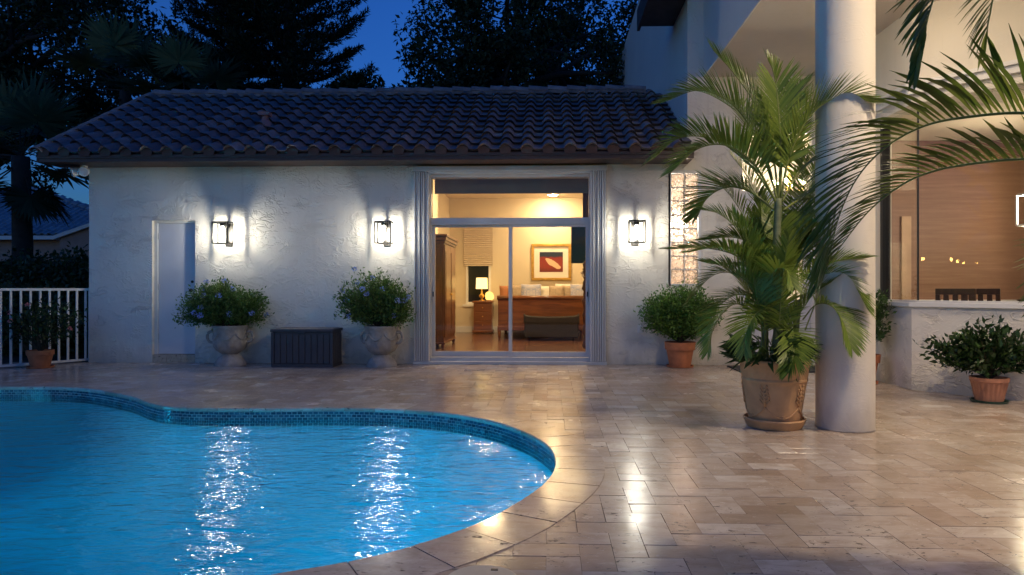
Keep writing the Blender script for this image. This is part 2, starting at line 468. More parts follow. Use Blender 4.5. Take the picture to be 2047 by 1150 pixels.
WALLC = (0.80, 0.75, 0.66)
M = {
    'stucco': stucco('white trowelled stucco', WALLC),
    'stucco_smooth': stucco('smooth white stucco', (0.76, 0.71, 0.62), 0.16),
    'paint': plain('white paint', (0.72, 0.71, 0.69), 0.45, var=0.05, vscale=3),
    'door_paint': plain('door paint', (0.62, 0.62, 0.65), 0.4, var=0.06, vscale=2),
    'alu': plain('white powder coated frame', (0.60, 0.59, 0.585), 0.38, var=0.05),
    'shutter': plain('shutter aluminium', (0.56, 0.56, 0.56), 0.42, var=0.08, vscale=3, stretch=(1, 1, 0.4)),
    'trav': travertine('travertine'),
    'mortar': plain('grey joint sand', (0.20, 0.16, 0.12), 0.9, var=0.25, vscale=30),
    'water': watermat('pool water'),
    'plaster': plain('blue pool plaster', (0.30, 0.72, 0.85), 0.6, var=0.10, vscale=1.2),
    'grout': plain('mosaic grout', (0.62, 0.64, 0.62), 0.7, var=0.1),
    'mosaic': tonal('glass mosaic', [(0, (0.012, 0.04, 0.08)), (0.4, (0.025, 0.085, 0.14)), (0.75, (0.05, 0.14, 0.20)), (1, (0.14, 0.26, 0.30))], 0.12, nscale=30, nmix=0.2, bs=40, bstr=0.05),
    'rooftile': tonal('grey brown roof tile', [(0, (0.10, 0.085, 0.095)), (0.45, (0.19, 0.155, 0.16)), (0.85, (0.25, 0.20, 0.19)), (1, (0.36, 0.27, 0.235))], 0.62, nscale=9, nmix=0.5, dark=(0.09, 0.072, 0.072), bs=60, bstr=0.25),
    'ridgetile': tonal('mortared ridge tile', [(0, (0.26, 0.19, 0.175)), (1, (0.40, 0.29, 0.25))], 0.7, nscale=7, nmix=0.45, dark=(0.07, 0.055, 0.055)),
    'nb_tile': tonal('neighbour roof tile', [(0, (0.20, 0.24, 0.28)), (1, (0.34, 0.38, 0.40))], 0.6, nscale=3, nmix=0.3, dark=(0.06, 0.07, 0.08)),
    'fascia': plain('brown fascia', (0.055, 0.030, 0.024), 0.5, var=0.15, vscale=2),
    'eavemortar': plain('red brown eave closure', (0.10, 0.052, 0.038), 0.8, var=0.3, vscale=10),
    'bronze': plain('dark bronze', (0.035, 0.032, 0.030), 0.35, 0.6, var=0.15),
    'black': plain('black', (0.012, 0.012, 0.013), 0.4, var=0.2),
    'rubber': plain('black rubber', (0.018, 0.018, 0.02), 0.85, var=0.3, vscale=20),
    'glass': glassmat('window glass', (0.93, 0.93, 0.91)),
    'lampglass': glassmat('lamp glass', (0.96, 0.96, 0.96)),
    'deckbox': plain('grey resin', (0.048, 0.045, 0.054), 0.55, var=0.12, vscale=6, bscale=80, bstr=0.15),
    'deckbox_pale': plain('pale grey lid', (0.16, 0.15, 0.15), 0.5, var=0.12, vscale=6),
    'urn': plain('cast stone', (0.36, 0.32, 0.28), 0.85, var=0.28, vscale=7, bscale=16, bstr=0.9, bdist=0.02),
    'terra': plain('terracotta', (0.42, 0.145, 0.062), 0.75, var=0.22, vscale=9, bscale=50, bstr=0.2),
    'terra_pale': plain('pale terracotta', (0.46, 0.205, 0.12), 0.7, var=0.18, vscale=9),
    'bigpot': plain('aged tan terracotta', (0.56, 0.325, 0.15), 0.7, var=0.2, vscale=6, bscale=40, bstr=0.15),
    'greendish': plain('green plastic', (0.012, 0.06, 0.045), 0.4),
    'soil': plain('potting soil', (0.03, 0.02, 0.014), 0.95, var=0.4, vscale=20, bscale=40, bstr=0.8, bdist=0.02),
    'leaf_plum': leafmat('plumbago leaf', (0.045, 0.10, 0.022), (0.16, 0.27, 0.065)),
    'leaf_pot': leafmat('bright shrub leaf', (0.05, 0.13, 0.022), (0.17, 0.31, 0.06)),
    'leaf_dark': leafmat('glossy dark leaf', (0.010, 0.030, 0.009), (0.040, 0.085, 0.022), 0.3, 0.15),
    'leaf_mid': leafmat('mid green leaf', (0.022, 0.062, 0.018), (0.085, 0.15, 0.04)),
    'leaf_tree': leafmat('tree leaf', (0.022, 0.036, 0.018), (0.055, 0.080, 0.036), 0.6, 0.15, 0.2),
    'leaf_conifer': leafmat('conifer needle', (0.018, 0.029, 0.017), (0.036, 0.055, 0.030), 0.7, 0.05, 0.2),
    'leaf_fan': leafmat('fan palm leaf', (0.07, 0.11, 0.06), (0.16, 0.21, 0.11), 0.5, 0.2),
    'leaf_hedge': leafmat('hedge leaf', (0.015, 0.032, 0.010), (0.050, 0.085, 0.025), 0.5, 0.2),
    'frond': leafmat('areca leaflet', (0.075, 0.15, 0.018), (0.26, 0.34, 0.055), 0.4, 0.3),
    'frond_near': leafmat('palm leaflet', (0.055, 0.115, 0.018), (0.19, 0.24, 0.045), 0.42, 0.35),
    'rachis': plain('palm rib', (0.20, 0.24, 0.055), 0.5, var=0.2),
    'stem': plain('ringed palm stem', (0.17, 0.20, 0.10), 0.55, var=0.3, vscale=3, stretch=(1, 1, 9)),
    'bark': plain('bark', (0.035, 0.027, 0.021), 0.9, var=0.3, vscale=8),
    'twig': plain('twig', (0.07, 0.05, 0.03), 0.9),
    'petal_blue': plain('plumbago petal', (0.30, 0.40, 0.78), 0.6, var=0.15, vscale=30),
    'petal_pink': plain('pink petal', (0.62, 0.22, 0.24), 0.6, var=0.15, vscale=30),
    'cream': plain('cream wall paint', (0.70, 0.60, 0.44), 0.7, var=0.03, vscale=1),
    'ceilpaint': plain('ceiling paint', (0.74, 0.66, 0.52), 0.7, var=0.03, vscale=1),
    'bedfloor': wood('dark plank floor', (0.075, 0.030, 0.013), (0.17, 0.075, 0.033), 0.22, (14, 1.2, 1)),
    'walnut': wood('walnut', (0.075, 0.024, 0.010), (0.17, 0.060, 0.022), 0.28, (12, 12, 1.2)),
    'walnut_h': wood('walnut across', (0.10, 0.034, 0.012), (0.24, 0.088, 0.030), 0.28, (1.4, 6, 14)),
    'mahog_dark': wood('dark wood', (0.030, 0.013, 0.008), (0.070, 0.030, 0.016), 0.35, (12, 12, 1.5)),
    'gold': plain('gilt wood', (0.62, 0.36, 0.075), 0.35, 0.6, var=0.25, vscale=10),
    'mat_board': plain('mat board', (0.80, 0.75, 0.66), 0.8, var=0.03),
    'linen': plain('ivory linen', (0.72, 0.66, 0.56), 0.9, var=0.08, vscale=20, bscale=120, bstr=0.2),
    'fur': plain('black upholstery', (0.022, 0.017, 0.015), 0.9, var=0.35, vscale=30, bscale=90, bstr=0.6, bdist=0.01),
    'screen': plain('television screen', (0.008, 0.008, 0.009), 0.18),
    'blindcloth': plain('woven shade', (0.60, 0.50, 0.38), 0.9, var=0.12, vscale=10, stretch=(1, 1, 12)),
    'shadecass': plain('taupe shade', (0.20, 0.165, 0.12), 0.8, var=0.1, vscale=3),
    'curtain': plain('brown drape', (0.14, 0.075, 0.04), 0.85, var=0.2, vscale=4, stretch=(10, 10, 1)),
    'night': plain('dark window glass', (0.02, 0.02, 0.022), 0.05),
    'grass': grasscloth('grasscloth wallpaper'),
    'blockglass': None,
    'lid': plain('ivory plastic lid', (0.50, 0.46, 0.36), 0.5, var=0.15, vscale=8),
    'peach': plain('peach wall', (0.82, 0.70, 0.60), 0.7, var=0.05),
    'casing': plain('tan casing', (0.50, 0.33, 0.21), 0.6),
    'soffit': stucco('porch ceiling paint', (0.62, 0.55, 0.47), 0.10),
    'eave_dark': plain('dark eave boards', (0.045, 0.032, 0.030), 0.7, var=0.2),
    'ground': plain('dark garden soil and grass', (0.020, 0.026, 0.014), 0.95, var=0.4, vscale=3),
    'nb_wall': plain('pink beige stucco', (0.42, 0.27, 0.22), 0.8),
}

def blockmat():
    m, nt, out = newmat('wavy glass block')
    tc = nt.nodes.new('ShaderNodeTexCoord'); oi = nt.nodes.new('ShaderNodeObjectInfo')
    ad = nt.nodes.new('ShaderNodeVectorMath'); ad.operation = 'ADD'
    nt.links.new(tc.outputs['Object'], ad.inputs[0])
    sc = nt.nodes.new('ShaderNodeVectorMath'); sc.operation = 'SCALE'; sc.inputs[0].default_value = (13, 7, 19)
    nt.links.new(oi.outputs['Random'], sc.inputs['Scale']); nt.links.new(sc.outputs[0], ad.inputs[1])
    w = noise(nt, scaled(nt, ad.outputs[0], (1, 1, 1.2)), 11, 1.5, 0.5, 1.2)
    nb = bump(nt, w, 1.0, 0.05)
    t = nt.nodes.new('ShaderNodeBsdfTranslucent'); t.inputs[0].default_value = (0.9, 0.86, 0.82, 1)
    r = nt.nodes.new('ShaderNodeBsdfRefraction'); r.inputs['Roughness'].default_value = 0.08; r.inputs['IOR'].default_value = 1.25
    tr = nt.nodes.new('ShaderNodeBsdfTransparent'); tr.inputs[0].default_value = (0.8, 0.77, 0.74, 1)
    g = nt.nodes.new('ShaderNodeBsdfGlossy'); g.inputs['Roughness'].default_value = 0.06
    nt.links.new(nb, t.inputs['Normal']); nt.links.new(nb, g.inputs['Normal'])
    m1 = nt.nodes.new('ShaderNodeMixShader')
    band = ramp(nt, math_(nt, 'ABSOLUTE', math_(nt, 'SUBTRACT', w, 0.5)), [(0.02, 0.15), (0.14, 0.85)])
    nt.links.new(band, m1.inputs[0]); nt.links.new(tr.outputs[0], m1.inputs[1]); nt.links.new(t.outputs[0], m1.inputs[2])
    f = nt.nodes.new('ShaderNodeFresnel'); f.inputs[0].default_value = 1.5
    nt.links.new(nb, f.inputs['Normal'])
    m2 = nt.nodes.new('ShaderNodeMixShader')
    nt.links.new(f.outputs[0], m2.inputs[0]); nt.links.new(m1.outputs[0], m2.inputs[1]); nt.links.new(g.outputs[0], m2.inputs[2])
    nt.links.new(m2.outputs[0], out.inputs[0])
    return m
M['blockglass'] = blockmat()

def pillowmat():
    m, nt, out = newmat('blue medallion pillow cloth')
    b = nt.nodes.new('ShaderNodeBsdfPrincipled')
    tc = nt.nodes.new('ShaderNodeTexCoord')
    sx = nt.nodes.new('ShaderNodeSeparateXYZ'); nt.links.new(tc.outputs['Object'], sx.inputs[0])
    cx = nt.nodes.new('ShaderNodeCombineXYZ')
    nt.links.new(math_(nt, 'ABSOLUTE', sx.outputs[0]), cx.inputs[0]); nt.links.new(math_(nt, 'ABSOLUTE', sx.outputs[2]), cx.inputs[2])
    n1 = noise(nt, cx.outputs[0], 14, 4, 0.6, 1.5)
    nt.links.new(ramp(nt, n1, [(0.4, (0.30, 0.34, 0.50)), (0.52, (0.55, 0.50, 0.50)), (0.6, (0.22, 0.27, 0.45))]), b.inputs['Base Color'])
    b.inputs['Roughness'].default_value = 0.9
    nt.links.new(b.outputs[0], out.inputs[0])
    return m
M['pillow_blue'] = pillowmat()
M['pillow_rust'] = plain('rust pillow', (0.45, 0.18, 0.08), 0.9, var=0.15)
M['pillow_taupe'] = plain('taupe pillow', (0.40, 0.31, 0.22), 0.9, var=0.2, vscale=14)

# emissive lamps
M['bulb'] = emat('sconce bulb', (1.0, 0.95, 0.80), 250)
M['e_ceil'] = emat('bedroom downlight', (1.0, 0.72, 0.39), 560)
M['e_shade'] = emat('lit lamp shade', (1.0, 0.66, 0.22), 2.6)
M['e_salt'] = emat('glowing salt lamp', (1.0, 0.50, 0.12), 2.4)
M['e_bath'] = emat('bathroom lamp', (1.0, 0.88, 0.76), 210)
M['e_foyer'] = emat('foyer bulb', (1.0, 0.83, 0.58), 1500)
M['e_pend'] = emat('pendant bulb', (1.0, 0.84, 0.60), 900)
M['e_porch'] = emat('porch downlight', (1.0, 0.78, 0.54), 1020)
M['e_pool'] = emat('pool lamp', (0.75, 0.92, 1.0), 680)

# ================================================================== ground and patio
WY = 10.85          # outer face of the long white wall
POOL_CTRL = [(-6.667, 8.085), (-5.985, 8.109), (-5.392, 7.924), (-4.626, 7.425), (-4.169, 7.01), (-3.845, 6.80), (-3.426, 6.722),
             (-2.854, 6.728), (-1.983, 6.787), (-1.137, 6.621), (-0.552, 6.211), (-0.193, 5.703), (0.007, 5.202), (0.059, 4.807),
             (0.045, 4.48), (-0.03, 4.14), (-0.20, 3.73), (-0.356, 3.459), (-0.553, 3.219), (-0.771, 3.024), (-1.051, 2.863),
             (-1.7, 2.58), (-2.8, 2.35), (-4.4, 2.25), (-6.2, 2.45), (-7.7, 3.2), (-8.5, 4.5), (-8.6, 6.0), (-8.2, 7.3), (-7.4, 7.95)]
_p = spline(POOL_CTRL, 10, True)
POOL = resample(_p + [_p[0]], 0.105)[:-1]
POOL = [np.array(p) for p in POOL]
NP_ = len(POOL)
_area = sum(POOL[i][0] * POOL[(i + 1) % NP_][1] - POOL[(i + 1) % NP_][0] * POOL[i][1] for i in range(NP_))
if _area < 0: POOL = POOL[::-1]
def pool_offset(d):
    out = []
    for i in range(NP_):
        t = POOL[(i + 1) % NP_] - POOL[i - 1]
        t = t / np.linalg.norm(t)
        out.append(POOL[i] + np.array([t[1], -t[0]]) * d)    # outwards for a counter-clockwise loop
    return out
PARR = np.array(POOL)
def inside(poly, x, y):
    x0, y0 = poly[:, 0], poly[:, 1]
    x1, y1 = np.roll(x0, -1), np.roll(y0, -1)
    c = (y0 > y) != (y1 > y)
    if not c.any(): return False
    xi = (x1[c] - x0[c]) * (y - y0[c]) / (y1[c] - y0[c]) + x0[c]
    return bool((x < xi).sum() % 2)

# ground sheet with a hole for the basin
def ring_sheet(inner, x0, x1, y0, y1, z):
    bm = bmesh.new()
    iv = [bm.verts.new((p[0], p[1], z)) for p in inner]
    ov = [bm.verts.new(c) for c in ((x0, y0, z), (x1, y0, z), (x1, y1, z), (x0, y1, z))]
    es = [bm.edges.new((iv[i], iv[(i + 1) % len(iv)])) for i in range(len(iv))]
    es += [bm.edges.new((ov[i], ov[(i + 1) % 4])) for i in range(4)]
    bmesh.ops.triangle_fill(bm, edges=es, use_beauty=True, use_dissolve=False)
    for f in list(bm.faces):
        c = f.calc_center_median()
        if inside(np.array([(p[0], p[1]) for p in inner]), c.x, c.y): bm.faces.remove(f)
    me = bpy.data.meshes.new('ground'); bm.to_mesh(me); bm.free()
    return me
g_me = ring_sheet(pool_offset(0.10), -220, 220, -120, 300, -0.10)
g_me.materials.append(M['ground'])
ground = bpy.data.objects.new('ground', g_me); COL.objects.link(ground); ground['kind'] = 'structure'

b_me = ring_sheet(pool_offset(0.06), -8.75, 7.6, -1.0, 10.9, -0.006)
b_me.materials.append(M['mortar'])
patio = bpy.data.objects.new('patio', b_me); COL.objects.link(patio); patio['kind'] = 'structure'

# bay plan, used for leaving pavers out below the house
P0, P1, P2 = (4.32, WY), (4.32, 8.27), (6.72, 5.54)
BAY = np.array([P0, P1, P2, (9, 5.54), (9, WY)])

def proj(x, y, z):
    D = -math.sin(YAW) * x + math.cos(YAW) * y; r = math.cos(YAW) * x + math.sin(YAW) * y
    if D < 0.3: return None
    f = 2047 * 24 / 36
    return 1047.5 + f * r / D, 577 - f * (z - 1.2) / D, D

W6 = 0.1525
def paver_verts(cx, cy, lx, ly, zt, tx, ty, g=0.0012):
    c = 0.0006
    hx, hy = lx / 2 - g, ly / 2 - g
    vs_ = []
    for (ax, ay, zz) in ((hx, hy, -0.03), (hx, hy, zt - c), (hx - c, hy - c, zt)):
        for sx, sy in ((-1, -1), (1, -1), (1, 1), (-1, 1)):
            vs_.append((cx + sx * ax, cy + sy * ay, zz + (sx * tx + sy * ty if zz > -0.02 else 0)))
    return vs_
PF = [(8, 9, 10, 11)] + [(4 + i, 4 + (i + 1) % 4, 8 + (i + 1) % 4, 8 + i) for i in range(4)] + [(i, (i + 1) % 4, 4 + (i + 1) % 4, 4 + i) for i in range(4)]
rp = random.Random(3)
pav = []
OUT_IN = np.array([tuple(p) for p in pool_offset(0.02)])
OUT_CENT = np.array([tuple(p) for p in pool_offset(0.20)])
X0, X1_, Y0, Y1_ = -8.7, 7.5, -0.6, WY + 0.02
bbx = (PARR[:, 0].min() - 0.5, PARR[:, 0].max() + 0.5, PARR[:, 1].min() - 0.5, PARR[:, 1].max() + 0.5)
for j in range(int((Y1_ - Y0) / W6)):
    for i in range(int((X1_ - X0) / W6)):
        k = (i - j) % 4
        if k == 0: cx, cy_, lx, ly = X0 + (i + 1) * W6, Y0 + (j + .5) * W6, 2 * W6, W6
        elif k == 3: cx, cy_, lx, ly = X0 + (i + .5) * W6, Y0 + (j + 1) * W6, W6, 2 * W6
        else: continue
        if cy_ + ly / 2 > WY + 0.04: continue
        if inside(BAY, cx, cy_): continue
        if bbx[0] < cx < bbx[1] and bbx[2] < cy_ < bbx[3]:
            if inside(OUT_CENT, cx, cy_): continue
            if any(inside(OUT_IN, cx + sx * lx / 2, cy_ + sy * ly / 2) for sx in (-1, 1) for sy in (-1, 1)): continue
        pp = proj(cx, cy_, 0)
        score = 0
        if pp and -30 < pp[0] < 2077 and pp[1] < 1165: score = 1 / pp[2] ** 3
        pav.append((score, cx, cy_, lx, ly))
pav.sort(key=lambda t: -t[0])
rest = MB()
shared = {}
for n, (sc_, cx, cy_, lx, ly) in enumerate(pav):
    zt = rp.uniform(-0.0008, 0.0010); tx = rp.uniform(-.0005, .0005); ty = rp.uniform(-.0005, .0005)
    if n < 300:
        key = (lx > ly, rp.randrange(4))
        if key not in shared:
            mb = MB().add(paver_verts(0, 0, lx, ly, zt, tx, ty, (.0003, .0005, .0009, .0016)[key[1]]), PF)
            shared[key] = mb.mesh('paver', M['trav'])
        o = bpy.data.objects.new('paver', shared[key]); COL.objects.link(o)
        o.location = (cx + rp.uniform(-.001, .001), cy_ + rp.uniform(-.001, .001), 0); o.parent = patio
    else:
        rest.add(paver_verts(cx + rp.uniform(-.001, .001), cy_ + rp.uniform(-.001, .001), lx, ly, zt, tx, ty, rp.choice((.0002, .0004, .0007, .0013))), PF)
rest.build('farther_pavers', M['trav'], patio, kind='stuff')

# ================================================================== pool
pool_root = bpy.data.objects.new('swimming_pool', None); COL.objects.link(pool_root); pool_root['kind'] = 'structure'
# coping stones
inn, outr = pool_offset(-0.012), pool_offset(0.325)
step = 3
i = 0
while i < NP_:
    n = step if NP_ - i >= step * 2 else NP_ - i
    idx = [(i + k) % NP_ for k in range(n + 1)]
    a = [np.array(inn[q]) for q in idx]; b_ = [np.array(outr[q]) for q in idx]
    # narrow joint at both ends
    gp = 0.006 / max(0.05, np.linalg.norm(a[1] - a[0]))
    a[0] = a[0] + (a[1] - a[0]) * gp; b_[0] = b_[0] + (b_[1] - b_[0]) * gp
    zt = 0.005 + rp.uniform(-0.0008, 0.0008)
    mb = MB()
    m_ = n + 1
    vs_ = []
    for s_ in range(m_):
        d = (b_[s_] - a[s_]); d = d / np.linalg.norm(d)
        # rounded nose: four points in section
        for (off, z) in ((0.006, -0.034), (0.0, -0.022), (0.0, zt - 0.010), (0.008, zt)):
            vs_.append((a[s_][0] + d[0] * off, a[s_][1] + d[1] * off, z))
        vs_.append((b_[s_][0], b_[s_][1], zt)); vs_.append((b_[s_][0], b_[s_][1], -0.034))
    fs = []
    for s_ in range(m_ - 1):
        for q in range(6):
            q2 = (q + 1) % 6
            fs.append((s_ * 6 + q, s_ * 6 + q2, (s_ + 1) * 6 + q2, (s_ + 1) * 6 + q))
    fs.append(tuple(range(6))[::-1]); fs.append(tuple((m_ - 1) * 6 + q for q in range(6)))
    mb.add(vs_, [f[::-1] for f in fs])
    mb.build('coping_stone', M['trav'], pool_root)
    i += n
# basin: a bowl that leaves the tile band upright and rounds into the floor
def bowl(d): return -0.185 - 1.0 * math.sqrt(max(0.0, 1 - (1 - min(d, 1.4) / 1.4) ** 2))
mb = MB()
ds = [(-0.012, -0.034), (-0.012, -0.186), (0.0, bowl(0.004)), (.02, bowl(.02)), (.05, bowl(.05)), (.10, bowl(.10)), (.18, bowl(.18)), (.28, bowl(.28)), (.40, bowl(.40)), (.55, bowl(.55)), (.62, bowl(.62))]
vs_ = []
for dd, z in ds: vs_ += [(p[0], p[1], z) for p in pool_offset(-dd)]
mb.add(vs_, [(k * NP_ + q, (k + 1) * NP_ + q, (k + 1) * NP_ + (q + 1) % NP_, k * NP_ + (q + 1) % NP_) for k in range(len(ds) - 1) for q in range(NP_)])
mb.build('basin_wall', M['plaster'], pool_root, True)
gs = 0.10
gx = np.arange(PARR[:, 0].min(), PARR[:, 0].max(), gs); gy = np.arange(PARR[:, 1].min(), PARR[:, 1].max(), gs)
idm = {}; vs_ = []; fs = []
for ix, x in enumerate(gx):
    for iy, y in enumerate(gy):
        dd = math.sqrt(((PARR - (x, y)) ** 2).sum(1).min())
        if dd < .48 or not inside(PARR, x, y): continue
        idm[(ix, iy)] = len(vs_)
        vs_.append((x, y, bowl(dd) - .004))
for (ix, iy) in idm:
    q = [(ix, iy), (ix + 1, iy), (ix + 1, iy + 1), (ix, iy + 1)]
    if all(k in idm for k in q): fs.append(tuple(idm[k] for k in q))
MB().add(vs_, fs).build('basin_floor', M['plaster'], pool_root, True)
# grout band and mosaic tiles
gb = pool_offset(0.006)
mb = MB()
vs_ = [(p[0], p[1], -0.036) for p in gb] + [(p[0], p[1], -0.185) for p in gb]
mb.add(vs_, [(q, q + NP_, (q + 1) % NP_ + NP_, (q + 1) % NP_) for q in range(NP_)])
mb.build('grout_band', M['grout'], pool_root)
mb = MB()
tl = resample(pool_offset(0.004) + [pool_offset(0.004)[0]], 0.052)
nt_ = len(tl) - 1
for row in range(5):
    z1 = -0.0385 - row * 0.0285; z0 = z1 - 0.0245
    for q in range(nt_):
        a = tl[q]; b_ = tl[(q + 1) % nt_]
        sh = 0.5 if row % 2 else 0.0
        a2 = a + (b_ - a) * (0.06 + sh); b2 = a + (b_ - a) * (0.94 + sh)
        t = (b_ - a) / np.linalg.norm(b_ - a)
        nn = np.array([-t[1], t[0]]) * 0.004     # towards the water
        vs4 = [(a2[0], a2[1], z0), (b2[0], b2[1], z0), (b2[0], b2[1], z1), (a2[0], a2[1], z1)]
        e = 0.0015
        a3 = a2 + t * e + nn; b3 = b2 - t * e + nn
        vs4 += [(a3[0], a3[1], z0 + e), (b3[0], b3[1], z0 + e), (b3[0], b3[1], z1 - e), (a3[0], a3[1], z1 - e)]
        mb.add(vs4, [(7, 6, 5, 4), (0, 4, 5, 1), (1, 5, 6, 2), (2, 6, 7, 3), (3, 7, 4, 0)])
mb.build('mosaic_tiles', M['mosaic'], pool_root, kind='stuff')
mb = MB()
wz = -0.118
mb.add([(p[0], p[1], wz) for p in pool_offset(0.008)], [tuple(range(NP_))])
water = mb.build('pool_water', M['water']); water['kind'] = 'structure'

def pool_light(x, y, rz, label):
    t = thing('pool_light', label, 'pool light', (x, y, -0.40), rz, 'lamps set into the pool wall')
    t.rotation_euler = (R(-16), 0, rz)
    MB().tube([(0, -.02, 0), (0, 0.05, 0)], 0.15, 20).build('trim_ring', M['alu'], t)
    MB().tube([(0, 0.052, 0), (0, 0.06, 0)], 0.115, 20).build('lens', M['e_pool'], t)
    added_visor = MB(); n = 12; vs_ = []  # unseen visor added to block lamp light spilling up onto the house
    for (yy, r_) in ((0.051, .145), (0.34, .20)):
        for k in range(n + 1):
            a = PI * (-.12 + 1.24 * k / n)
            vs_.append((math.cos(a) * r_, yy, math.sin(a) * r_ * (1.0 if yy < .1 else .72)))
    added_visor.add(vs_, [(k, k + 1, n + 2 + k, n + 1 + k) for k in range(n)]).build('added_visor', M['alu'], t, True)
pool_light(-2.3, 2.44, R(12), 'round white underwater lamp in the near pool wall, farther from the rounded end')
pool_light(-1.28, 2.78, R(-16), 'added unseen underwater lamp in the near pool wall, lighting the rounded end')  # extra lamp added out of view to brighten the dark rounded end
pool_light(-8.55, 5.2, R(-90), 'round white underwater lamp in the left pool wall nearest the fence')

# skimmer lid in the paving
t = thing('skimmer_lid', 'round ivory plastic skimmer lid in the paving at the near pool edge', 'lid', (-0.27, 2.78, 0.0))
MB().lathe([(0.150, 0.002), (0.150, 0.010), (0.146, 0.012), (0.138, 0.012)], 40).build('rim', M['lid'], t, True)
MB().lathe([(0.135, 0.002), (0.135, 0.0135), (0.001, 0.0145)], 40, cap=False).build('cover', M['lid'], t)
MB().box(0.03, 0.06, 0.085, 0.10, 0.012, 0.0165).build('finger_slot', M['black'], t)

# ================================================================== the house
house = thing('house', 'white stucco single-storey wing with tiled roof joined to a taller columned house', 'house')

def wall_grid(x0, x1, z0, z1, y0, y1, holes):
    xs = sorted({x0, x1, *[h[0] for h in holes], *[h[1] for h in holes]})
    zs = sorted({z0, z1, *[h[2] for h in holes], *[h[3] for h in holes]})
    xs = [x for x in xs if x0 <= x <= x1]; zs = [z for z in zs if z0 <= z <= z1]
    nx, nz = len(xs) - 1, len(zs) - 1
    solid = [[True] * nz for _ in range(nx)]
    for i in range(nx):
        for k in range(nz):
            cx, cz = (xs[i] + xs[i + 1]) / 2, (zs[k] + zs[k + 1]) / 2
            if any(h[0] < cx < h[1] and h[2] < cz < h[3] for h in holes): solid[i][k] = False
    mb = MB()
    def S(i, k): return 0 <= i < nx and 0 <= k < nz and solid[i][k]
    for i in range(nx):
        for k in range(nz):
            if not solid[i][k]: continue
            a, b, c, d = xs[i], xs[i + 1], zs[k], zs[k + 1]
            mb.add([(a, y0, c), (b, y0, c), (b, y0, d), (a, y0, d)], [(0, 1, 2, 3)])
            mb.add([(a, y1, c), (b, y1, c), (b, y1, d), (a, y1, d)], [(3, 2, 1, 0)])
            if not S(i - 1, k): mb.add([(a, y0, c), (a, y1, c), (a, y1, d), (a, y0, d)], [(3, 2, 1, 0)])
            if not S(i + 1, k): mb.add([(b, y0, c), (b, y1, c), (b, y1, d), (b, y0, d)], [(0, 1, 2, 3)])
            if not S(i, k - 1): mb.add([(a, y0, c), (b, y0, c), (b, y1, c), (a, y1, c)], [(3, 2, 1, 0)])
            if not S(i, k + 1): mb.add([(a, y0, d), (b, y0, d), (b, y1, d), (a, y1, d)], [(0, 1, 2, 3)])
    return mb
DOOR = (-6.412, -5.702, 0.0, 2.30)
SLID = (-1.905, 0.690, 0.0, 3.115)
GBLK = (1.932, 2.386, 1.271, 3.032)
ENTR = (3.00, 4.22, 0.0, 3.70)
XC = 2.20            # corner of the taller part
wall_grid(-7.458, 4.30, -0.12, 8.2, WY, WY + 0.22,
          [DOOR, SLID, GBLK, ENTR, (-7.458, XC, 3.30, 8.2)]).build('front_wall', M['stucco'], house)
MB().box(-7.458, -7.238, WY + 0.22, 19, -0.12, 3.3).build('side_wall', M['stucco'], house)
# taller part: left face
MB().box(XC, XC + 0.22, WY + 0.222, 22, 3.0, 8.2).build('upper_side_wall', M['stucco_smooth'], house)
# main eave high above
MB().box(XC - 0.58, XC - 0.002, WY - 0.5, 12.05, 5.80, 5.86).build('upper_eave', M['eave_dark'], house)
MB().box(XC - 0.63, XC - 0.582, WY - 0.55, 12.10, 5.74, 6.10).build('upper_fascia', M['eave_dark'], house)

# ---- roof of the wing
RT = math.atan2(1.735, 3.09)
EY, EZ = 10.36, 3.285
RX0, RX1 = -7.93, XC
ru = Vector((0, math.cos(RT), math.sin(RT))); rn = Vector((0, -math.sin(RT), math.cos(RT)))
SL = 3.545
mb = MB()
for (q0, q1) in ((0, 1),):
    a = Vector((RX0, EY, EZ)) - rn * 0.09; b_ = a + ru * SL
    a2 = Vector((RX0, EY, EZ)) - rn * 0.012; b2 = a2 + ru * SL
    bx = Vector((RX1 - RX0, 0, 0))
    mb.add([tuple(a), tuple(a + bx), tuple(b_ + bx), tuple(b_), tuple(a2), tuple(a2 + bx), tuple(b2 + bx), tuple(b2)],
           [(3, 2, 1, 0), (4, 5, 6, 7), (0, 1, 5, 4), (1, 2, 6, 5), (2, 3, 7, 6), (3, 0, 4, 7)])
roof = mb.build('roof', M['eavemortar'], house)
RYr, RZr = (Vector((0, EY, EZ)) + ru * SL).y, (Vector((0, EY, EZ)) + ru * SL).z
MB().add([(RX0, RYr + .02, RZr - .03), (RX1, RYr + .02, RZr - .03), (RX1, 19.2, 3.95), (RX0, 19.2, 3.95)], [(0, 1, 2, 3)]).add(
    [(RX0, RYr + .02, RZr - .13), (RX1, RYr + .02, RZr - .13), (RX1, 19.2, 3.85), (RX0, 19.2, 3.85)], [(3, 2, 1, 0)]).build('back_slope', M['rooftile'], roof)
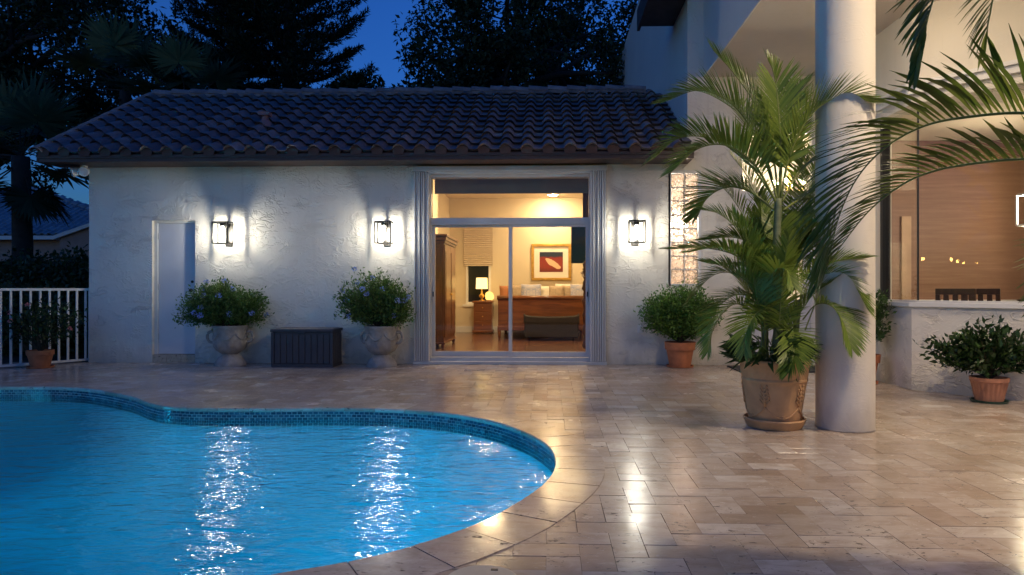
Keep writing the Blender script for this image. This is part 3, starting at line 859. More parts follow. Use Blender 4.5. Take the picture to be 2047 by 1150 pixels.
# one S tile, laid 31 wide and 10 up
NC, NR = 31, 11
TW = (RX1 - RX0) / NC; TE = SL / NR
def s_tile():
    mb = MB(); n = 12; vs_ = []
    def prof(u):
        if u < 0.58: return 0.082 * math.sin(PI * u / 0.58) ** 0.72
        return -0.008 * math.sin(PI * (u - 0.58) / 0.42)
    L = TE * 1.16
    for (y, lift) in ((0.0, 0.052), (L, 0.0)):
        for k in range(n + 1):
            u = k / n
            vs_.append((u * TW * 1.035, y, prof(u) + lift))
    for k in range(n + 1):
        u = k / n
        vs_.append((u * TW * 1.035, 0.045, prof(u) + 0.052 - 0.046))
    fs = [(k, k + 1, n + 2 + k, n + 1 + k) for k in range(n)]
    fs += [(2 * n + 2 + k, 2 * n + 3 + k, k + 1, k) for k in range(n)]
    mb.add(vs_, fs)
    return mb
tile_mb = s_tile()
tile_me = tile_mb.mesh('roof_tile', M['rooftile'])
autosm = bpy.data.objects.new('tmp', tile_me); autosmooth(autosm, 50); bpy.data.objects.remove(autosm)
extra = MB()
cnt = 0
Mroof = Matrix.Rotation(RT, 4, 'X')
rt = random.Random(5)
for r_ in range(NR):
    for c in range(NC):
        p = Vector((RX0 + c * TW + rt.uniform(-.004, .004), EY, EZ)) + ru * (r_ * TE + rt.uniform(-.008, .008) - 0.02) + rn * rt.uniform(0, .004)
        if cnt < 300:
            o = bpy.data.objects.new('roof_tile', tile_me); COL.objects.link(o)
            o.location = p; o.rotation_euler = (RT, 0, rt.uniform(-.012, .012)); o.parent = roof
        else:
            extra.add([tuple(Mroof @ Vector(v) + p) for v in tile_mb.v], tile_mb.f)
        cnt += 1
extra.build('last_roof_tiles', M['rooftile'], roof, True, kind='stuff')
# mortar closures in the open ends of the lowest row
clm = MB()
nn = 8
clm.add([(0.02, 0, -.05)] + [(u * TW * .58, 0, .078 * math.sin(PI * min(.999, max(.001, u))) ** .72 + .022) for u in [k / nn for k in range(nn + 1)]] + [(TW * .58 - .02, 0, -.05)], [tuple(range(nn + 3))[::-1]])
cl_me = clm.mesh('eave_closure', M['eavemortar'])
for c in range(NC):
    o = bpy.data.objects.new('eave_closure', cl_me); COL.objects.link(o)
    o.location = Vector((RX0 + c * TW, EY, EZ)) + ru * -.014 + rn * .022; o.rotation_euler = (R(-4), 0, 0); o.parent = roof
# ridge caps, each overlapping the next
def cap_mesh(L, r):
    mb = MB(); n = 9; vs_ = []
    for (x, k_) in ((0, 1.06), (L, 0.94)):
        for k in range(n + 1):
            a = PI * k / n
            vs_.append((x, -math.cos(a) * r * k_, math.sin(a) * r * 0.8 * k_))
    for k in range(n + 1):
        a = PI * k / n
        vs_.append((0.0, -math.cos(a) * r * .94, math.sin(a) * r * .8 * .94))
    fs = [(k, n + 1 + k, n + 2 + k, k + 1) for k in range(n)] + [(2 * n + 2 + k, k, k + 1, 2 * n + 3 + k) for k in range(n)]
    mb.add(vs_, fs)
    mb.add([(0.02, -r * .9, -0.06), (L, -r * .9, -0.06), (L, -r * .92, .03), (0.02, -r * .92, .03)], [(0, 1, 2, 3)])
    return mb
capm = cap_mesh(0.415, 0.135).mesh('ridge_tile', M['ridgetile'], True)
n = int((RX1 - RX0 - 0.1) / 0.375)
for k in range(n + 1):
    x = RX0 + 0.05 + k * 0.375
    if x + .41 > RX1 + .05: break
    o = bpy.data.objects.new('ridge_tile', capm); COL.objects.link(o)
    o.location = (x, RYr + 0.02, RZr + 0.07 + rt.uniform(-.006, .006)); o.rotation_euler = (0, rt.uniform(.05, .085), rt.uniform(-.025, .025)); o.parent = roof
# rake tiles along the gable edge
rakem = cap_mesh(TE * 1.12, 0.10).mesh('rake_tile', M['ridgetile'], True)
for r_ in range(NR):
    o = bpy.data.objects.new('rake_tile', rakem); COL.objects.link(o)
    p = Vector((RX0 - 0.02, EY, EZ)) + ru * (r_ * TE - 0.02) + rn * 0.045
    o.matrix_world = Matrix.Translation(p) @ Matrix.Rotation(RT, 4, 'X') @ Matrix.Rotation(PI / 2, 4, 'Z')
    o.parent = roof
MB().box(RX0 - 0.03, RX1, EY + 0.005, EY + 0.035, 3.168, 3.275).build('fascia', M['fascia'], roof)
MB().box(RX0 - 0.02, RX1, EY - 0.012, EY + 0.004, 3.222, 3.262).build('drip_edge', M['fascia'], roof)
MB().box(RX0, RX1, EY + 0.036, WY - 0.001, 3.166, 3.18).build('soffit', M['fascia'], roof)
MB().add([(RX0 - 0.03, EY, 3.17), (RX0 - 0.03, RYr, RZr - 0.16), (RX0 - 0.03, RYr, RZr - 0.02), (RX0 - 0.03, EY, 3.285),
          (RX0, EY, 3.17), (RX0, RYr, RZr - 0.16), (RX0, RYr, RZr - 0.02), (RX0, EY, 3.285)],
         [(0, 3, 2, 1), (4, 5, 6, 7), (0, 1, 5, 4), (3, 7, 6, 2)]).build('rake_board', M['fascia'], roof)
# gable wall closure
MB().add([(-7.44, WY, 3.29), (-7.44, RYr, RZr - .2), (-7.44, 19, 3.8), (-7.44, 19, 3.29)], [(0, 1, 2, 3)]).build('gable_wall', M['stucco'], house)
# vent pipe on the roof
vp = Vector((-4.86, EY, EZ)) + ru * 1.42 + rn * 0.02
mb = MB().lathe([(0.15, -0.03), (0.13, 0.03), (0.06, 0.10), (0.055, 0.17)], 14, tuple(vp))
mb.box(vp.x - 0.085, vp.x + 0.085, vp.y - 0.085, vp.y + 0.085, vp.z + 0.17, vp.z + 0.23)
autosmooth(mb.build('roof_vent', plain('faded red vent paint', (0.30, 0.17, 0.16), 0.7), roof))

# ---- service door at the left
d = MB().box(DOOR[0] + 0.055, DOOR[1] - 0.02, WY + 0.09, WY + 0.13, 0.135, 2.262).build('service_door', M['door_paint'], house)
mb = MB()
mb.box(DOOR[0] + 0.002, DOOR[0] + 0.052, WY + 0.06, WY + 0.16, 0.13, 2.298).box(DOOR[1] - 0.018, DOOR[1] - 0.002, WY + 0.06, WY + 0.16, 0.13, 2.298).box(DOOR[0] + 0.053, DOOR[1] - 0.019, WY + 0.06, WY + 0.16, 2.266, 2.298)
mb.build('door_frame', M['paint'], d)
for hz in (0.42, 1.22, 2.05):
    MB().tube([(DOOR[0] + 0.062, WY + 0.082, hz - .05), (DOOR[0] + 0.062, WY + 0.082, hz + .05)], 0.009, 8).build('hinge', M['shutter'], d)
mb = MB().tube([(DOOR[1] - 0.09, WY + 0.088, 1.17), (DOOR[1] - 0.09, WY + 0.05, 1.17)], 0.014, 10).sphere((DOOR[1] - 0.09, WY + 0.035, 1.17), 0.032, 12, 8)
mb.build('door_knob', M['bronze'], d, True)
MB().lathe([(0.022, 0), (0.022, 0.012)], 14).build('deadbolt', M['bronze'], d)
bpy.data.objects['deadbolt'].location = (DOOR[1] - 0.09, WY + 0.088, 1.31); bpy.data.objects['deadbolt'].rotation_euler = (R(90), 0, 0)
for k in range(3):
    w = (DOOR[1] - DOOR[0]) / 3
    MB().box(DOOR[0] + k * w + 0.003, DOOR[0] + (k + 1) * w - 0.003, WY + 0.004, WY + 0.21, 0.002, 0.128).build('sill_brick', M['trav'], d)

# ---- sliding glass door with transom and folded accordion shutters
sd = MB().box(SLID[0], SLID[1], WY + 0.0, WY + 0.20, 2.975, 3.113).build('sliding_door', M['alu'], house)
mb = MB()
mb.box(SLID[0], SLID[0] + 0.036, WY + 0.002, WY + 0.20, 0.10, 2.974).build('jamb', M['alu'], sd)
MB().box(SLID[1] - 0.036, SLID[1], WY + 0.002, WY + 0.20, 0.10, 2.974).build('jamb', M['alu'], sd)
MB().box(SLID[0] + 0.037, SLID[1] - 0.037, WY + 0.03, WY + 0.17, 2.222, 2.330).build('transom_bar', M['alu'], sd)
MB().box(SLID[0] + 0.037, SLID[1] - 0.037, WY + 0.022, WY + 0.029, 2.255, 2.275).build('transom_lip', M['alu'], sd)
MB().box(SLID[0] - 0.23, SLID[1] + 0.235, WY - 0.11, WY - 0.001, 0.001, 0.045).build('shutter_sill_track', M['shutter'], sd)
MB().box(SLID[0] + 0.001, SLID[1] - 0.001, WY + 0.001, WY + 0.21, 0.001, 0.098).build('threshold', M['shutter'], sd)
MB().box(SLID[0] - 0.23, SLID[1] + 0.235, WY - 0.10, WY - 0.001, 3.06, 3.135).build('shutter_head_track', M['shutter'], sd)
MB().box(SLID[0] - 0.0, SLID[1] + 0.0, WY - 0.07, WY - 0.002, 3.02, 3.058).build('head_trim', M['alu'], sd)
XM = -0.598
def panel(x0, x1, yo, name):
    pr = None
    z0, z1 = 0.105, 2.22
    for (a, b, c, d_) in ((x0, x0 + 0.05, z0, z1), (x1 - 0.05, x1, z0, z1), (x0 + 0.0505, x1 - 0.0505, z0, z0 + 0.085), (x0 + 0.0505, x1 - 0.0505, z1 - 0.035, z1)):
        MB().box(a, b, WY + yo, WY + yo + 0.04, c, d_).build('stile' if d_ - c > 1 else 'rail', M['alu'], sd)
    MB().box(x0 + 0.051, x1 - 0.051, WY + yo + 0.016, WY + yo + 0.022, z0 + 0.086, z1 - 0.036).build('glass_pane', M['glass'], sd)
panel(SLID[0] + 0.037, XM + 0.03, 0.10, 'l')
panel(XM - 0.03, SLID[1] - 0.037, 0.05, 'r')
MB().box(SLID[0] + 0.037, SLID[1] - 0.037, WY + 0.09, WY + 0.096, 2.331, 2.974).build('glass_pane', M['glass'], sd)
for hx, yo in ((SLID[0] + 0.062, 0.085), (SLID[1] - 0.062, 0.035)):
    MB().box(hx - 0.012, hx + 0.012, WY + yo - 0.01, WY + yo + 0.013, 0.98, 1.24).build('pull_handle', M['shutter'], sd, bev=0.004)
    MB().box(hx - 0.010, hx + 0.010, WY + yo - 0.012, WY + yo + 0.0, 1.07, 1.15).build('latch', M['black'], sd)
for side in (0, 1):
    xa = SLID[0] - 0.222 if side == 0 else SLID[1] + 0.012
    for k in range(6):
        x = xa + k * 0.036
        dy = 0.008 if k % 2 else 0.0
        mb = MB()
        mb.box(x + 0.003, x + 0.029, WY - 0.095 + dy, WY - 0.004, 0.047, 3.058)
        mb.build('shutter_slat', M['shutter'], sd, bev=0.005, seg=1)
        MB().box(x + 0.0295, x + 0.0355, WY - 0.080, WY - 0.006, 0.05, 3.05).build('shutter_hinge', M['deckbox_pale'], sd)
    MB().box((SLID[0] - 0.006 if side == 0 else SLID[1] - 0.02), (SLID[0] + 0.02 if side == 0 else SLID[1] + 0.010), WY - 0.09, WY - 0.004, 0.047, 3.018).build('shutter_post', M['alu'], sd, bev=0.004)
MB().box(SLID[0] - 0.02, SLID[0] + 0.0, WY - 0.12, WY - 0.095, 1.42, 1.52).build('shutter_lock', M['shutter'], sd)

# ---- glass block window
gbw = MB()
x0, x1, z0, z1 = GBLK
gbw.box(x0 - 0.03, x0 + 0.012, WY + 0.0, WY + 0.10, z0 - 0.03, z1 + 0.03).box(x1 - 0.012, x1 + 0.03, WY - 0.004, WY + 0.10, z0 - 0.03, z1 + 0.03)
gbw.box(x0 + 0.013, x1 - 0.013, WY - 0.003, WY + 0.10, z0 - 0.03, z0 + 0.008).box(x0 + 0.013, x1 - 0.013, WY - 0.003, WY + 0.10, z1 - 0.008, z1 + 0.03)
nbz = 8
bw = (x1 - x0 - 0.03) / 2; bh = (z1 - z0 - 0.02) / nbz
gbw.box(x0 + 0.015 + bw - 0.005, x0 + 0.015 + bw + 0.005, WY + 0.025, WY + 0.09, z0 + 0.009, z1 - 0.009)
for k in range(1, nbz):
    zc = z0 + 0.01 + k * bh
    gbw.box(x0 + 0.014, x0 + 0.015 + bw - 0.006, WY + 0.025, WY + 0.09, zc - 0.005, zc + 0.005)
    gbw.box(x0 + 0.015 + bw + 0.006, x1 - 0.014, WY + 0.025, WY + 0.09, zc - 0.005, zc + 0.005)
gbo = gbw.build('glass_block_window', M['paint'], house)
bm_ = MB().box(-bw / 2 + 0.006, bw / 2 - 0.006, -0.03, 0.03, -bh / 2 + 0.006, bh / 2 - 0.006).mesh('glass_block', M['blockglass'], bev=0.012)
for k in range(nbz):
    for c in range(2):
        o = bpy.data.objects.new('glass_block', bm_); COL.objects.link(o)
        o.location = (x0 + 0.015 + (c + .5) * bw, WY + 0.05, z0 + 0.01 + (k + .5) * bh); o.parent = gbo

# ---- entry door with transom
en = MB()
ex0, ex1, ez1 = ENTR[0], ENTR[1], ENTR[3]
en.box(ex0 + .001, ex0 + .07, WY + .05, WY + .18, 0, ez1).box(ex1 - .07, ex1 - .001, WY + .05, WY + .18, 0, ez1).box(ex0 + .071, ex1 - .071, WY + .05, WY + .18, ez1 - .06, ez1 - .001)
en.box(ex0 + .071, ex1 - .071, WY + .05, WY + .18, 2.62, 2.74)
end = en.build('entry_door', M['paint'], house)
MB().box(ex0 + .071, ex1 - .071, WY + .10, WY + .108, 2.741, ez1 - .061).build('transom_glass', M['glass'], end)
MB().box(ex0 + .071, ex1 - .071, WY - .02, WY + .20, 0.002, 0.06).build('door_sill', M['shutter'], end)
lw = (ex1 - ex0 - .144) / 2
for k in range(2):
    a = ex0 + .072 + k * lw; b_ = a + lw - .004
    mb = MB()
    g0, g1 = a + .11, b_ - .11
    mb.box(a, g0, WY + .09, WY + .135, 0.065, 2.615).box(g1, b_, WY + .09, WY + .135, 0.065, 2.615)
    mb.box(g0 + .0005, g1 - .0005, WY + .09, WY + .135, 0.065, 1.02).box(g0 + .0005, g1 - .0005, WY + .09, WY + .135, 1.92, 2.615)
    lf = mb.build('door_leaf', M['door_paint'], end)
    MB().box(g0 + .001, g1 - .001, WY + .108, WY + .115, 1.021, 1.919).build('glass_lite', M['glass'], end)
    MB().tube([(b_ - .05 if k == 0 else a + .05, WY + .075, .98), (b_ - .05 if k == 0 else a + .05, WY + .075, 1.20)], .01, 8).build('door_handle', M['bronze'], end)

# ---- bay: low wall, sill, glass, header
def offset_path(pts, d):
    """inward offset (towards the rooms) of the bay outline"""
    out = []
    for i, p in enumerate(pts):
        ns = []
        for a, b in ((i - 1, i), (i, i + 1)):
            if a < 0 or b >= len(pts): continue
            t = np.array(pts[b]) - np.array(pts[a]); t = t / np.linalg.norm(t)
            ns.append(np.array([-t[1], t[0]]))
        if len(ns) == 2:
            m_ = ns[0] + ns[1]; m_ = m_ / (m_ @ ns[0]) ; out.append(np.array(p) + m_ * d)
        else: out.append(np.array(p) + ns[0] * d)
    return [tuple(q) for q in out]
PB = (4.32, WY - 0.002)
path = [PB, P1, P2]
def band(d0, d1, z0, z1, pth=path):
    A, B = offset_path(pth, d0), offset_path(pth, d1)
    mb = MB()
    for k in range(len(pth) - 1):
        mb.prism([A[k], A[k + 1], B[k + 1], B[k]], z0, z1)
    return mb
band(0, 0.2, -0.1, 0.985).build('bay_low_wall', M['stucco'], house)
band(-0.035, 0.22, 0.986, 1.035).build('bay_sill', M['paint'], house)
band(0, 0.2, 3.39, 4.60).build('bay_header', M['stucco_smooth'], house)
mo = band(-0.05, -0.001, 3.50, 3.63).build('bay_moulding', M['paint'], house)
band(-0.085, -0.051, 3.585, 3.63).build('moulding_lip', M['paint'], mo)
MB().box(4.32, 4.52, 9.14, WY - 0.003, 1.036, 3.389).build('bay_pier', M['stucco_smooth'], house)
wb = MB().box(4.37, 4.47, 9.075, 9.139, 1.036, 3.389).build('bay_window', M['black'], house)
G = offset_path(path, 0.10)
band(0.09, 0.098, 1.037, 3.388, [(4.32, 9.07), P1, P2]).build('glass_pane', M['glass'], wb)
gc = offset_path(path, 0.094)[1]
MB().box(gc[0] - 0.009, gc[0] + 0.009, gc[1] - 0.009, gc[1] + 0.009, 1.036, 3.389).build('corner_joint', M['black'], wb)
band(0.07, 0.12, 1.0355, 1.06, [(4.32, 9.07), P1, P2]).build('bottom_channel', M['alu'], wb)

# ---- porch ceiling, outer beam and column
PX = 2.45
MB().box(PX + 0.02, 9.5, 1.6, WY - 0.002, 4.53, 4.62).build('porch_ceiling', M['soffit'], house)
MB().box(PX, PX + 0.25, 1.6, WY - 0.003, 4.622, 8.2).build('porch_beam', M['stucco_smooth'], house)
MB().box(PX, PX + 0.019, 1.6, WY - 0.003, 4.531, 4.621).build('porch_edge', M['stucco_smooth'], house)
CXY = (2.565, 5.992)
autosmooth(MB().lathe([(0.236, 0.0), (0.236, 4.53)], 64, (CXY[0], CXY[1], 0), cap=False).build('column', M['stucco_smooth'], house))

MB().lathe([(0.237, 0.0), (0.243, 0.002), (0.240, 0.010), (0.237, 0.012)], 64, (CXY[0], CXY[1], 0), cap=False).build('column_sealant', M['urn'], house, True)

# ---- rooms behind the glass (only what the panes show)
def slab(name, x0, x1, y0, y1, z0, z1, m):
    return MB().box(x0, x1, y0, y1, z0, z1).build(name, m, house)
IY = WY + 0.22
BX0, BX1, BY1, BZ = -2.63, 1.60, 18.2, 3.61
slab('bedroom_floor', BX0 - .1, BX1 + .1, IY, BY1 + .1, -0.05, 0.03, M['bedfloor'])
slab('bedroom_ceiling', BX0 - .1, BX1 + .1, IY, BY1 + .1, BZ, BZ + .1, M['ceilpaint'])
WN = (-2.19, -1.52, 0.78, 2.95)     # bedroom window opening
wall_grid(BX0 - .1, BX1 + .1, 0.0, BZ - .001, BY1, BY1 + .15, [WN]).build('bedroom_back_wall', M['cream'], house)
slab('bedroom_left_wall', BX0 - .1, BX0, IY, BY1 - .001, 0.031, BZ - .001, M['cream'])
slab('bedroom_right_wall', BX1, BX1 + .09, IY, BY1 - .001, 0.031, BZ - .001, M['cream'])
slab('bedroom_pier', BX0 + .001, -2.42, IY + .005, 14.95, 0.031, BZ - .002, M['cream'])
bs = MB().box(BX0 + .001, BX1 - .001, BY1 - .02, BY1 - .001, 0.031, 0.19).box(BX0 + .001, BX1 - .001, BY1 - .026, BY1 - .0205, 0.031, 0.045)
bs.build('baseboard', M['paint'], house)
wf = MB()
wf.box(WN[0] + .001, WN[0] + .06, BY1 - .03, BY1 + .1, WN[2], WN[3]).box(WN[1] - .06, WN[1] - .001, BY1 - .03, BY1 + .1, WN[2], WN[3])
wf.box(WN[0] - .08, WN[1] + .08, BY1 - .07, BY1 - .002, WN[2] - .06, WN[2] - .001).box(WN[0] + .061, WN[1] - .061, BY1 - .02, BY1 + .1, WN[2], WN[2] + .06)
wfo = wf.build('bedroom_window', M['paint'], house)
MB().box(WN[0] + .0605, WN[1] - .0605, BY1 + .05, BY1 + .06, WN[2] + .061, WN[3]).build('glass_pane', M['night'], wfo)
# bathroom behind the glass blocks
slab('bath_back_wall', BX1 + .1, 2.9, 12.6, 12.7, 0, 3.6, M['peach'])
slab('bath_side_wall', 2.72, 2.82, IY, 12.59, 0, 3.6, M['peach'])
slab('bath_ceiling', BX1 + .1, 2.82, IY, 12.7, 3.601, 3.7, M['ceilpaint'])
slab('bath_floor', BX1 + .1, 2.82, IY, 12.7, -0.05, 0.02, M['trav'])
# foyer behind the entry door
slab('foyer_back_wall', 2.83, 6.2, 14.6, 14.7, 0, 4.0, M['paint'])
slab('foyer_side_wall', 2.83, 2.93, IY, 14.59, 0, 4.0, M['paint'])
slab('foyer_right_wall', 6.2, 6.3, IY, 14.7, 0, 4.0, M['paint'])
slab('foyer_ceiling', 2.83, 6.2, IY, 14.7, 4.001, 4.1, M['ceilpaint'])
slab('foyer_floor', 2.83, 6.2, IY, 14.7, -0.05, 0.02, M['trav'])
slab('foyer_casing', 2.94, 3.05, 12.3, 12.5, 0.021, 3.6, M['gold'])
# dining room behind the bay glass
slab('dining_back_wall', 4.31, 9.4, WY - 0.20, WY - 0.10, 0.02, 4.0, M['grass'])
slab('dining_right_wall', 9.4, 9.5, 3.5, WY - 0.1, 0.0, 4.0, M['grass'])
MB().prism([(4.40, WY - .02), (4.40, 8.4), (6.80, 5.65), (9.4, 5.65), (9.4, WY - .02)], -0.08, 0.018).build('dining_floor', M['bedfloor'], house)
MB().prism([(4.53, WY - .21), (4.53, 8.45), (6.90, 5.75), (9.39, 5.75), (9.39, WY - .21)], 3.46, 3.56).build('dining_ceiling', M['ceilpaint'], house)
slab('chair_rail', 4.53, 9.39, WY - 0.235, WY - 0.2005, 0.955, 1.03, M['paint'])
slab('wainscot', 4.53, 9.39, WY - 0.215, WY - 0.2005, 0.02, 0.953, M['paint'])
slab('dining_casing', 5.40, 5.54, WY - 0.24, WY - 0.2005, 1.031, 2.3, M['casing'])
slab('dining_south_wall', 6.8, 9.4, 5.5, 5.6, 0, 4.6, M['stucco_smooth'])

# ================================================================== lamps
def lantern(x, label):
    t = thing('wall_lantern', label, 'wall light', (x, WY, 2.075), 0, 'box lanterns along the white wall')
    # back plate and arms
    MB().box(-0.06, 0.06, -0.022, -0.001, -0.20, 0.20).build('back_plate', M['bronze'], t, bev=0.003, seg=1)
    MB().box(-0.018, 0.018, -0.13, -0.0225, 0.10, 0.14).build('arm', M['bronze'], t)
    hw, yb, yf, zb, zt = 0.122, -0.130, -0.315, -0.165, 0.165
    mb = MB(); w = 0.0090
    for sx in (-1, 1):
        for yy in (yb, yf):
            mb.box(sx * hw - w, sx * hw + w, yy - w, yy + w, zb, zt)
    for zz in (zb, zt):
        for yy in (yb, yf):
            mb.box(-hw + w + .0005, hw - w - .0005, yy - w, yy + w, zz - w, zz + w)
        for sx in (-1, 1):
            mb.box(sx * hw - w, sx * hw + w, yf + w + .0005, yb - w - .0005, zz - w, zz + w)
    mb.build('cage', M['bronze'], t)
    MB().box(-hw - w, hw + w, yf - w, yb + w, zt + 0.0085, zt + 0.014).build('top_plate', M['bronze'], t)
    MB().lathe([(0.046, zt - 0.055), (0.046, zt + 0.008)], 20, (0, (yb + yf) / 2, 0)).build('socket', M['bronze'], t, False)
    autosmooth(MB().lathe([(0.070, -0.135), (0.070, 0.10)], 28, (0, (yb + yf) / 2, 0), cap=False).build('glass_cylinder', M['lampglass'], t))
    MB().lathe([(0.002, -0.105), (0.022, -0.10), (0.032, -0.075), (0.033, -0.04), (0.022, 0.0), (0.015, 0.05), (0.015, 0.10)], 12, (0, (yb + yf) / 2, 0)).build('bulb', M['bulb'], t, True)
    return t
lantern(-5.14, 'lit black box lantern on the wall beside the narrow white service door')
lantern(-2.57, 'lit black box lantern on the wall just left of the sliding glass door')
lantern(1.374, 'lit black box lantern between the sliding glass door and the glass block window')

def downlight(x, y, z, label, r=0.085, em='e_porch'):
    t = thing('recessed_light', label, 'ceiling light', (x, y, z))
    MB().lathe([(r * 1.25, -0.012), (r * 1.25, -0.001), (r * 1.02, -0.001), (r * 1.02, -0.012)], 24, cap=False).build('trim_ring', M['paint'], t)
    MB().lathe([(r, -0.006), (r * .8, -0.022), (r * .4, -.032), (0.001, -0.035)], 24, cap=False).build('lens', M[em], t)
    return t
downlight(3.35, 4.0, 4.53, 'round recessed downlight in the porch ceiling just before the white column', 0.10)
downlight(5.3, 4.7, 4.53, 'round recessed downlight in the porch ceiling outside the bay window', 0.06)
downlight(6.5, 4.4, 4.53, 'round recessed downlight in the porch ceiling farthest from the pool', 0.06)
downlight(3.5, 7.3, 4.53, 'round recessed downlight in the porch ceiling before the entry door', 0.045)
downlight(0.13, 17.55, BZ, 'glowing round recessed light in the bedroom ceiling above the framed picture', 0.11, 'e_ceil')
downlight(-1.2, 14.4, BZ, 'glowing round recessed light in the bedroom ceiling above the armoire', 0.13, 'e_ceil')
downlight(0.5, 13.4, BZ, 'glowing round recessed light in the bedroom ceiling above the television', 0.11, 'e_ceil')
t = thing('vanity_light', 'glowing frosted vanity light behind the glass block window', 'light', (2.2, 12.5, 2.35))
MB().box(-0.35, 0.35, 0.03, 0.09, -0.04, 0.04).build('base', M['shutter'], t)
for k in (-1, 0, 1): MB().sphere((k * .24, -0.03, 0), 0.06, 14, 10).build('globe', M['e_bath'], t, True)
t = thing('chandelier', 'lit brass chandelier hanging in the foyer behind the entry door', 'chandelier', (4.32, 12.4, 3.05))
MB().tube([(0, 0, 0.0), (0, 0, 0.95)], 0.008, 6).build('chain', M['gold'], t)
MB().lathe([(0.02, -0.2), (0.06, -0.1), (0.03, 0), (0.05, 0.1), (0.01, 0.2)], 14).build('hub', M['gold'], t, True)
for k in range(6):
    a = 2 * PI * k / 6
    c, s = math.cos(a), math.sin(a)
    ar = MB().tube([(0, 0, -.08), (.12 * c, .12 * s, -.14), (.24 * c, .24 * s, -.08), (.26 * c, .26 * s, .0)], .009, 6).build('arm', M['gold'], t)
    MB().sphere((.26 * c, .26 * s, .05), 0.022, 8, 6, 1.7).build('bulb', M['e_foyer'], t, True)
def pendant(x, y, z):
    t = thing('pendant_lantern', 'white open frame pendant lantern with lit bulb in the dining room', 'pendant light', (x, y, z), R(12))
    mb = MB(); h = .17; q = .20; w = .012
    for sx in (-1, 1):
        for sy in (-1, 1): mb.box(sx * h - w, sx * h + w, sy * h - w, sy * h + w, -q, q)
        for zz in (-q, q):
            mb.box(-h + w, h - w, sx * h - w, sx * h + w, zz - w, zz + w)
            mb.box(sx * h - w, sx * h + w, -h + w, h - w, zz - w, zz + w)
    mb.build('frame', M['alu'], t)
    MB().tube([(-.16, 0, q), (-.1, 0, q + .12), (0, 0, q + .16), (.1, 0, q + .12), (.16, 0, q)], .007, 6).build('bail', M['bronze'], t)
    MB().tube([(0, 0, q + .16), (0, 0, 3.46 - z)], .005, 6).build('cord', M['bronze'], t)
    MB().tube([(0, 0, q + .15), (0, 0, .08)], .01, 6).build('stem', M['alu'], t)
    for k in range(3):
        a = 2 * PI * k / 3
        MB().sphere((.05 * math.cos(a), .05 * math.sin(a), .04), .024, 10, 8, 1.5).build('bulb', M['e_pend'], t, True)
pendant(6.32, 9.0, 2.22)

# ================================================================== small fittings
t = thing('flood_light', 'white twin security floodlight under the eave at the far left wall corner', 'floodlight', (-7.44, WY - 0.15, 3.10))
MB().lathe([(0.055, 0.0), (0.055, 0.066)], 16).build('base', M['paint'], t)
for s, az in ((-1, 40), (1, -25)):
    d_ = Vector((s * .7, -.6, -.35)).normalized() if s < 0 else Vector((.25, -.9, -.3)).normalized()
    c = Vector((s * .06, -.04, -.02))
    hd = MB().tube([c - d_ * .06, c - d_ * .03, c + d_ * .08, c + d_ * .10], [.03, .05, .075, .075], 16).build('lamp_head', M['paint'], t, False)
    MB().tube([c + d_ * .101, c + d_ * .104], .06, 16).build('lens', M['shutter'], hd)
t = thing('outlet_cover', 'small white weatherproof outlet cover low on the wall beside the potted shrub', 'outlet', (1.46, WY, 0.56))
MB().box(-.045, .045, -.012, -.001, -.065, .065).build('plate', M['paint'], t, bev=.004)
MB().box(-.032, .032, -.03, -.0125, -.048, .052).build('hinged_cover', M['paint'], t, bev=.006)
dm = MB().prism([(2.75, 10.60), (2.75, 9.85), (4.1, 9.85), (4.1, 10.60)], 0.004, 0.016).build('doormat', M['rubber'])
tag(dm, 'flat black doormat before the entry door behind the big potted palm', 'doormat')

# ---- deck storage box
t = thing('deck_box', 'dark grey resin storage box with paler lid against the wall between the urns', 'storage box', (-3.74, 10.50, 0))
bx, by, bh_ = 0.475, 0.235, 0.535
MB().box(-bx, bx, -by, by, 0.0, 0.05).box(-bx + .01, bx - .01, -by + .01, by - .01, 0.05, bh_).build('body', M['deckbox'], t, bev=.004, seg=1)
nb_ = 9
wpl = (2 * bx - .10) / nb_
for k in range(nb_):
    a = -bx + .05 + k * wpl
    MB().box(a + .004, a + wpl - .004, -by - .004, -by + .0095, .055, bh_ - .03).build('plank', M['deckbox'], t, bev=.004, seg=1)
for sx in (-1, 1):
    MB().box(sx * bx - .045 if sx > 0 else -bx - .003, bx + .003 if sx > 0 else -bx + .045, -by - .008, -by + .009, .051, bh_ - .002).build('corner_post', M['deckbox'], t, bev=.004, seg=1)
for k in range(4):
    a = -by + .04 + k * .10
    MB().box(bx - .009, bx + .004, a, a + .09, .055, bh_ - .03).build('side_plank', M['deckbox'], t, bev=.004, seg=1)
lid = MB().box(-bx - .012, bx + .012, -by - .016, by + .005, bh_ + .001, bh_ + .045).build('lid', M['deckbox'], t, bev=.008)
MB().add([(-bx + .03, -by + .02, bh_ + .0455), (bx - .03, -by + .02, bh_ + .0455), (bx - .03, by - .02, bh_ + .052), (-bx + .03, by - .02, bh_ + .052)], [(0, 1, 2, 3)]).build('lid_panel', M['deckbox_pale'], lid)
MB().box(-.05, .05, -by - .028, -by - .0165, bh_ - .01, bh_ + .03).build('latch', M['deckbox'], lid, bev=.004)

# ================================================================== plants
def unit(a):
    return a / np.maximum(1e-9, np.linalg.norm(a, axis=1))[:, None]

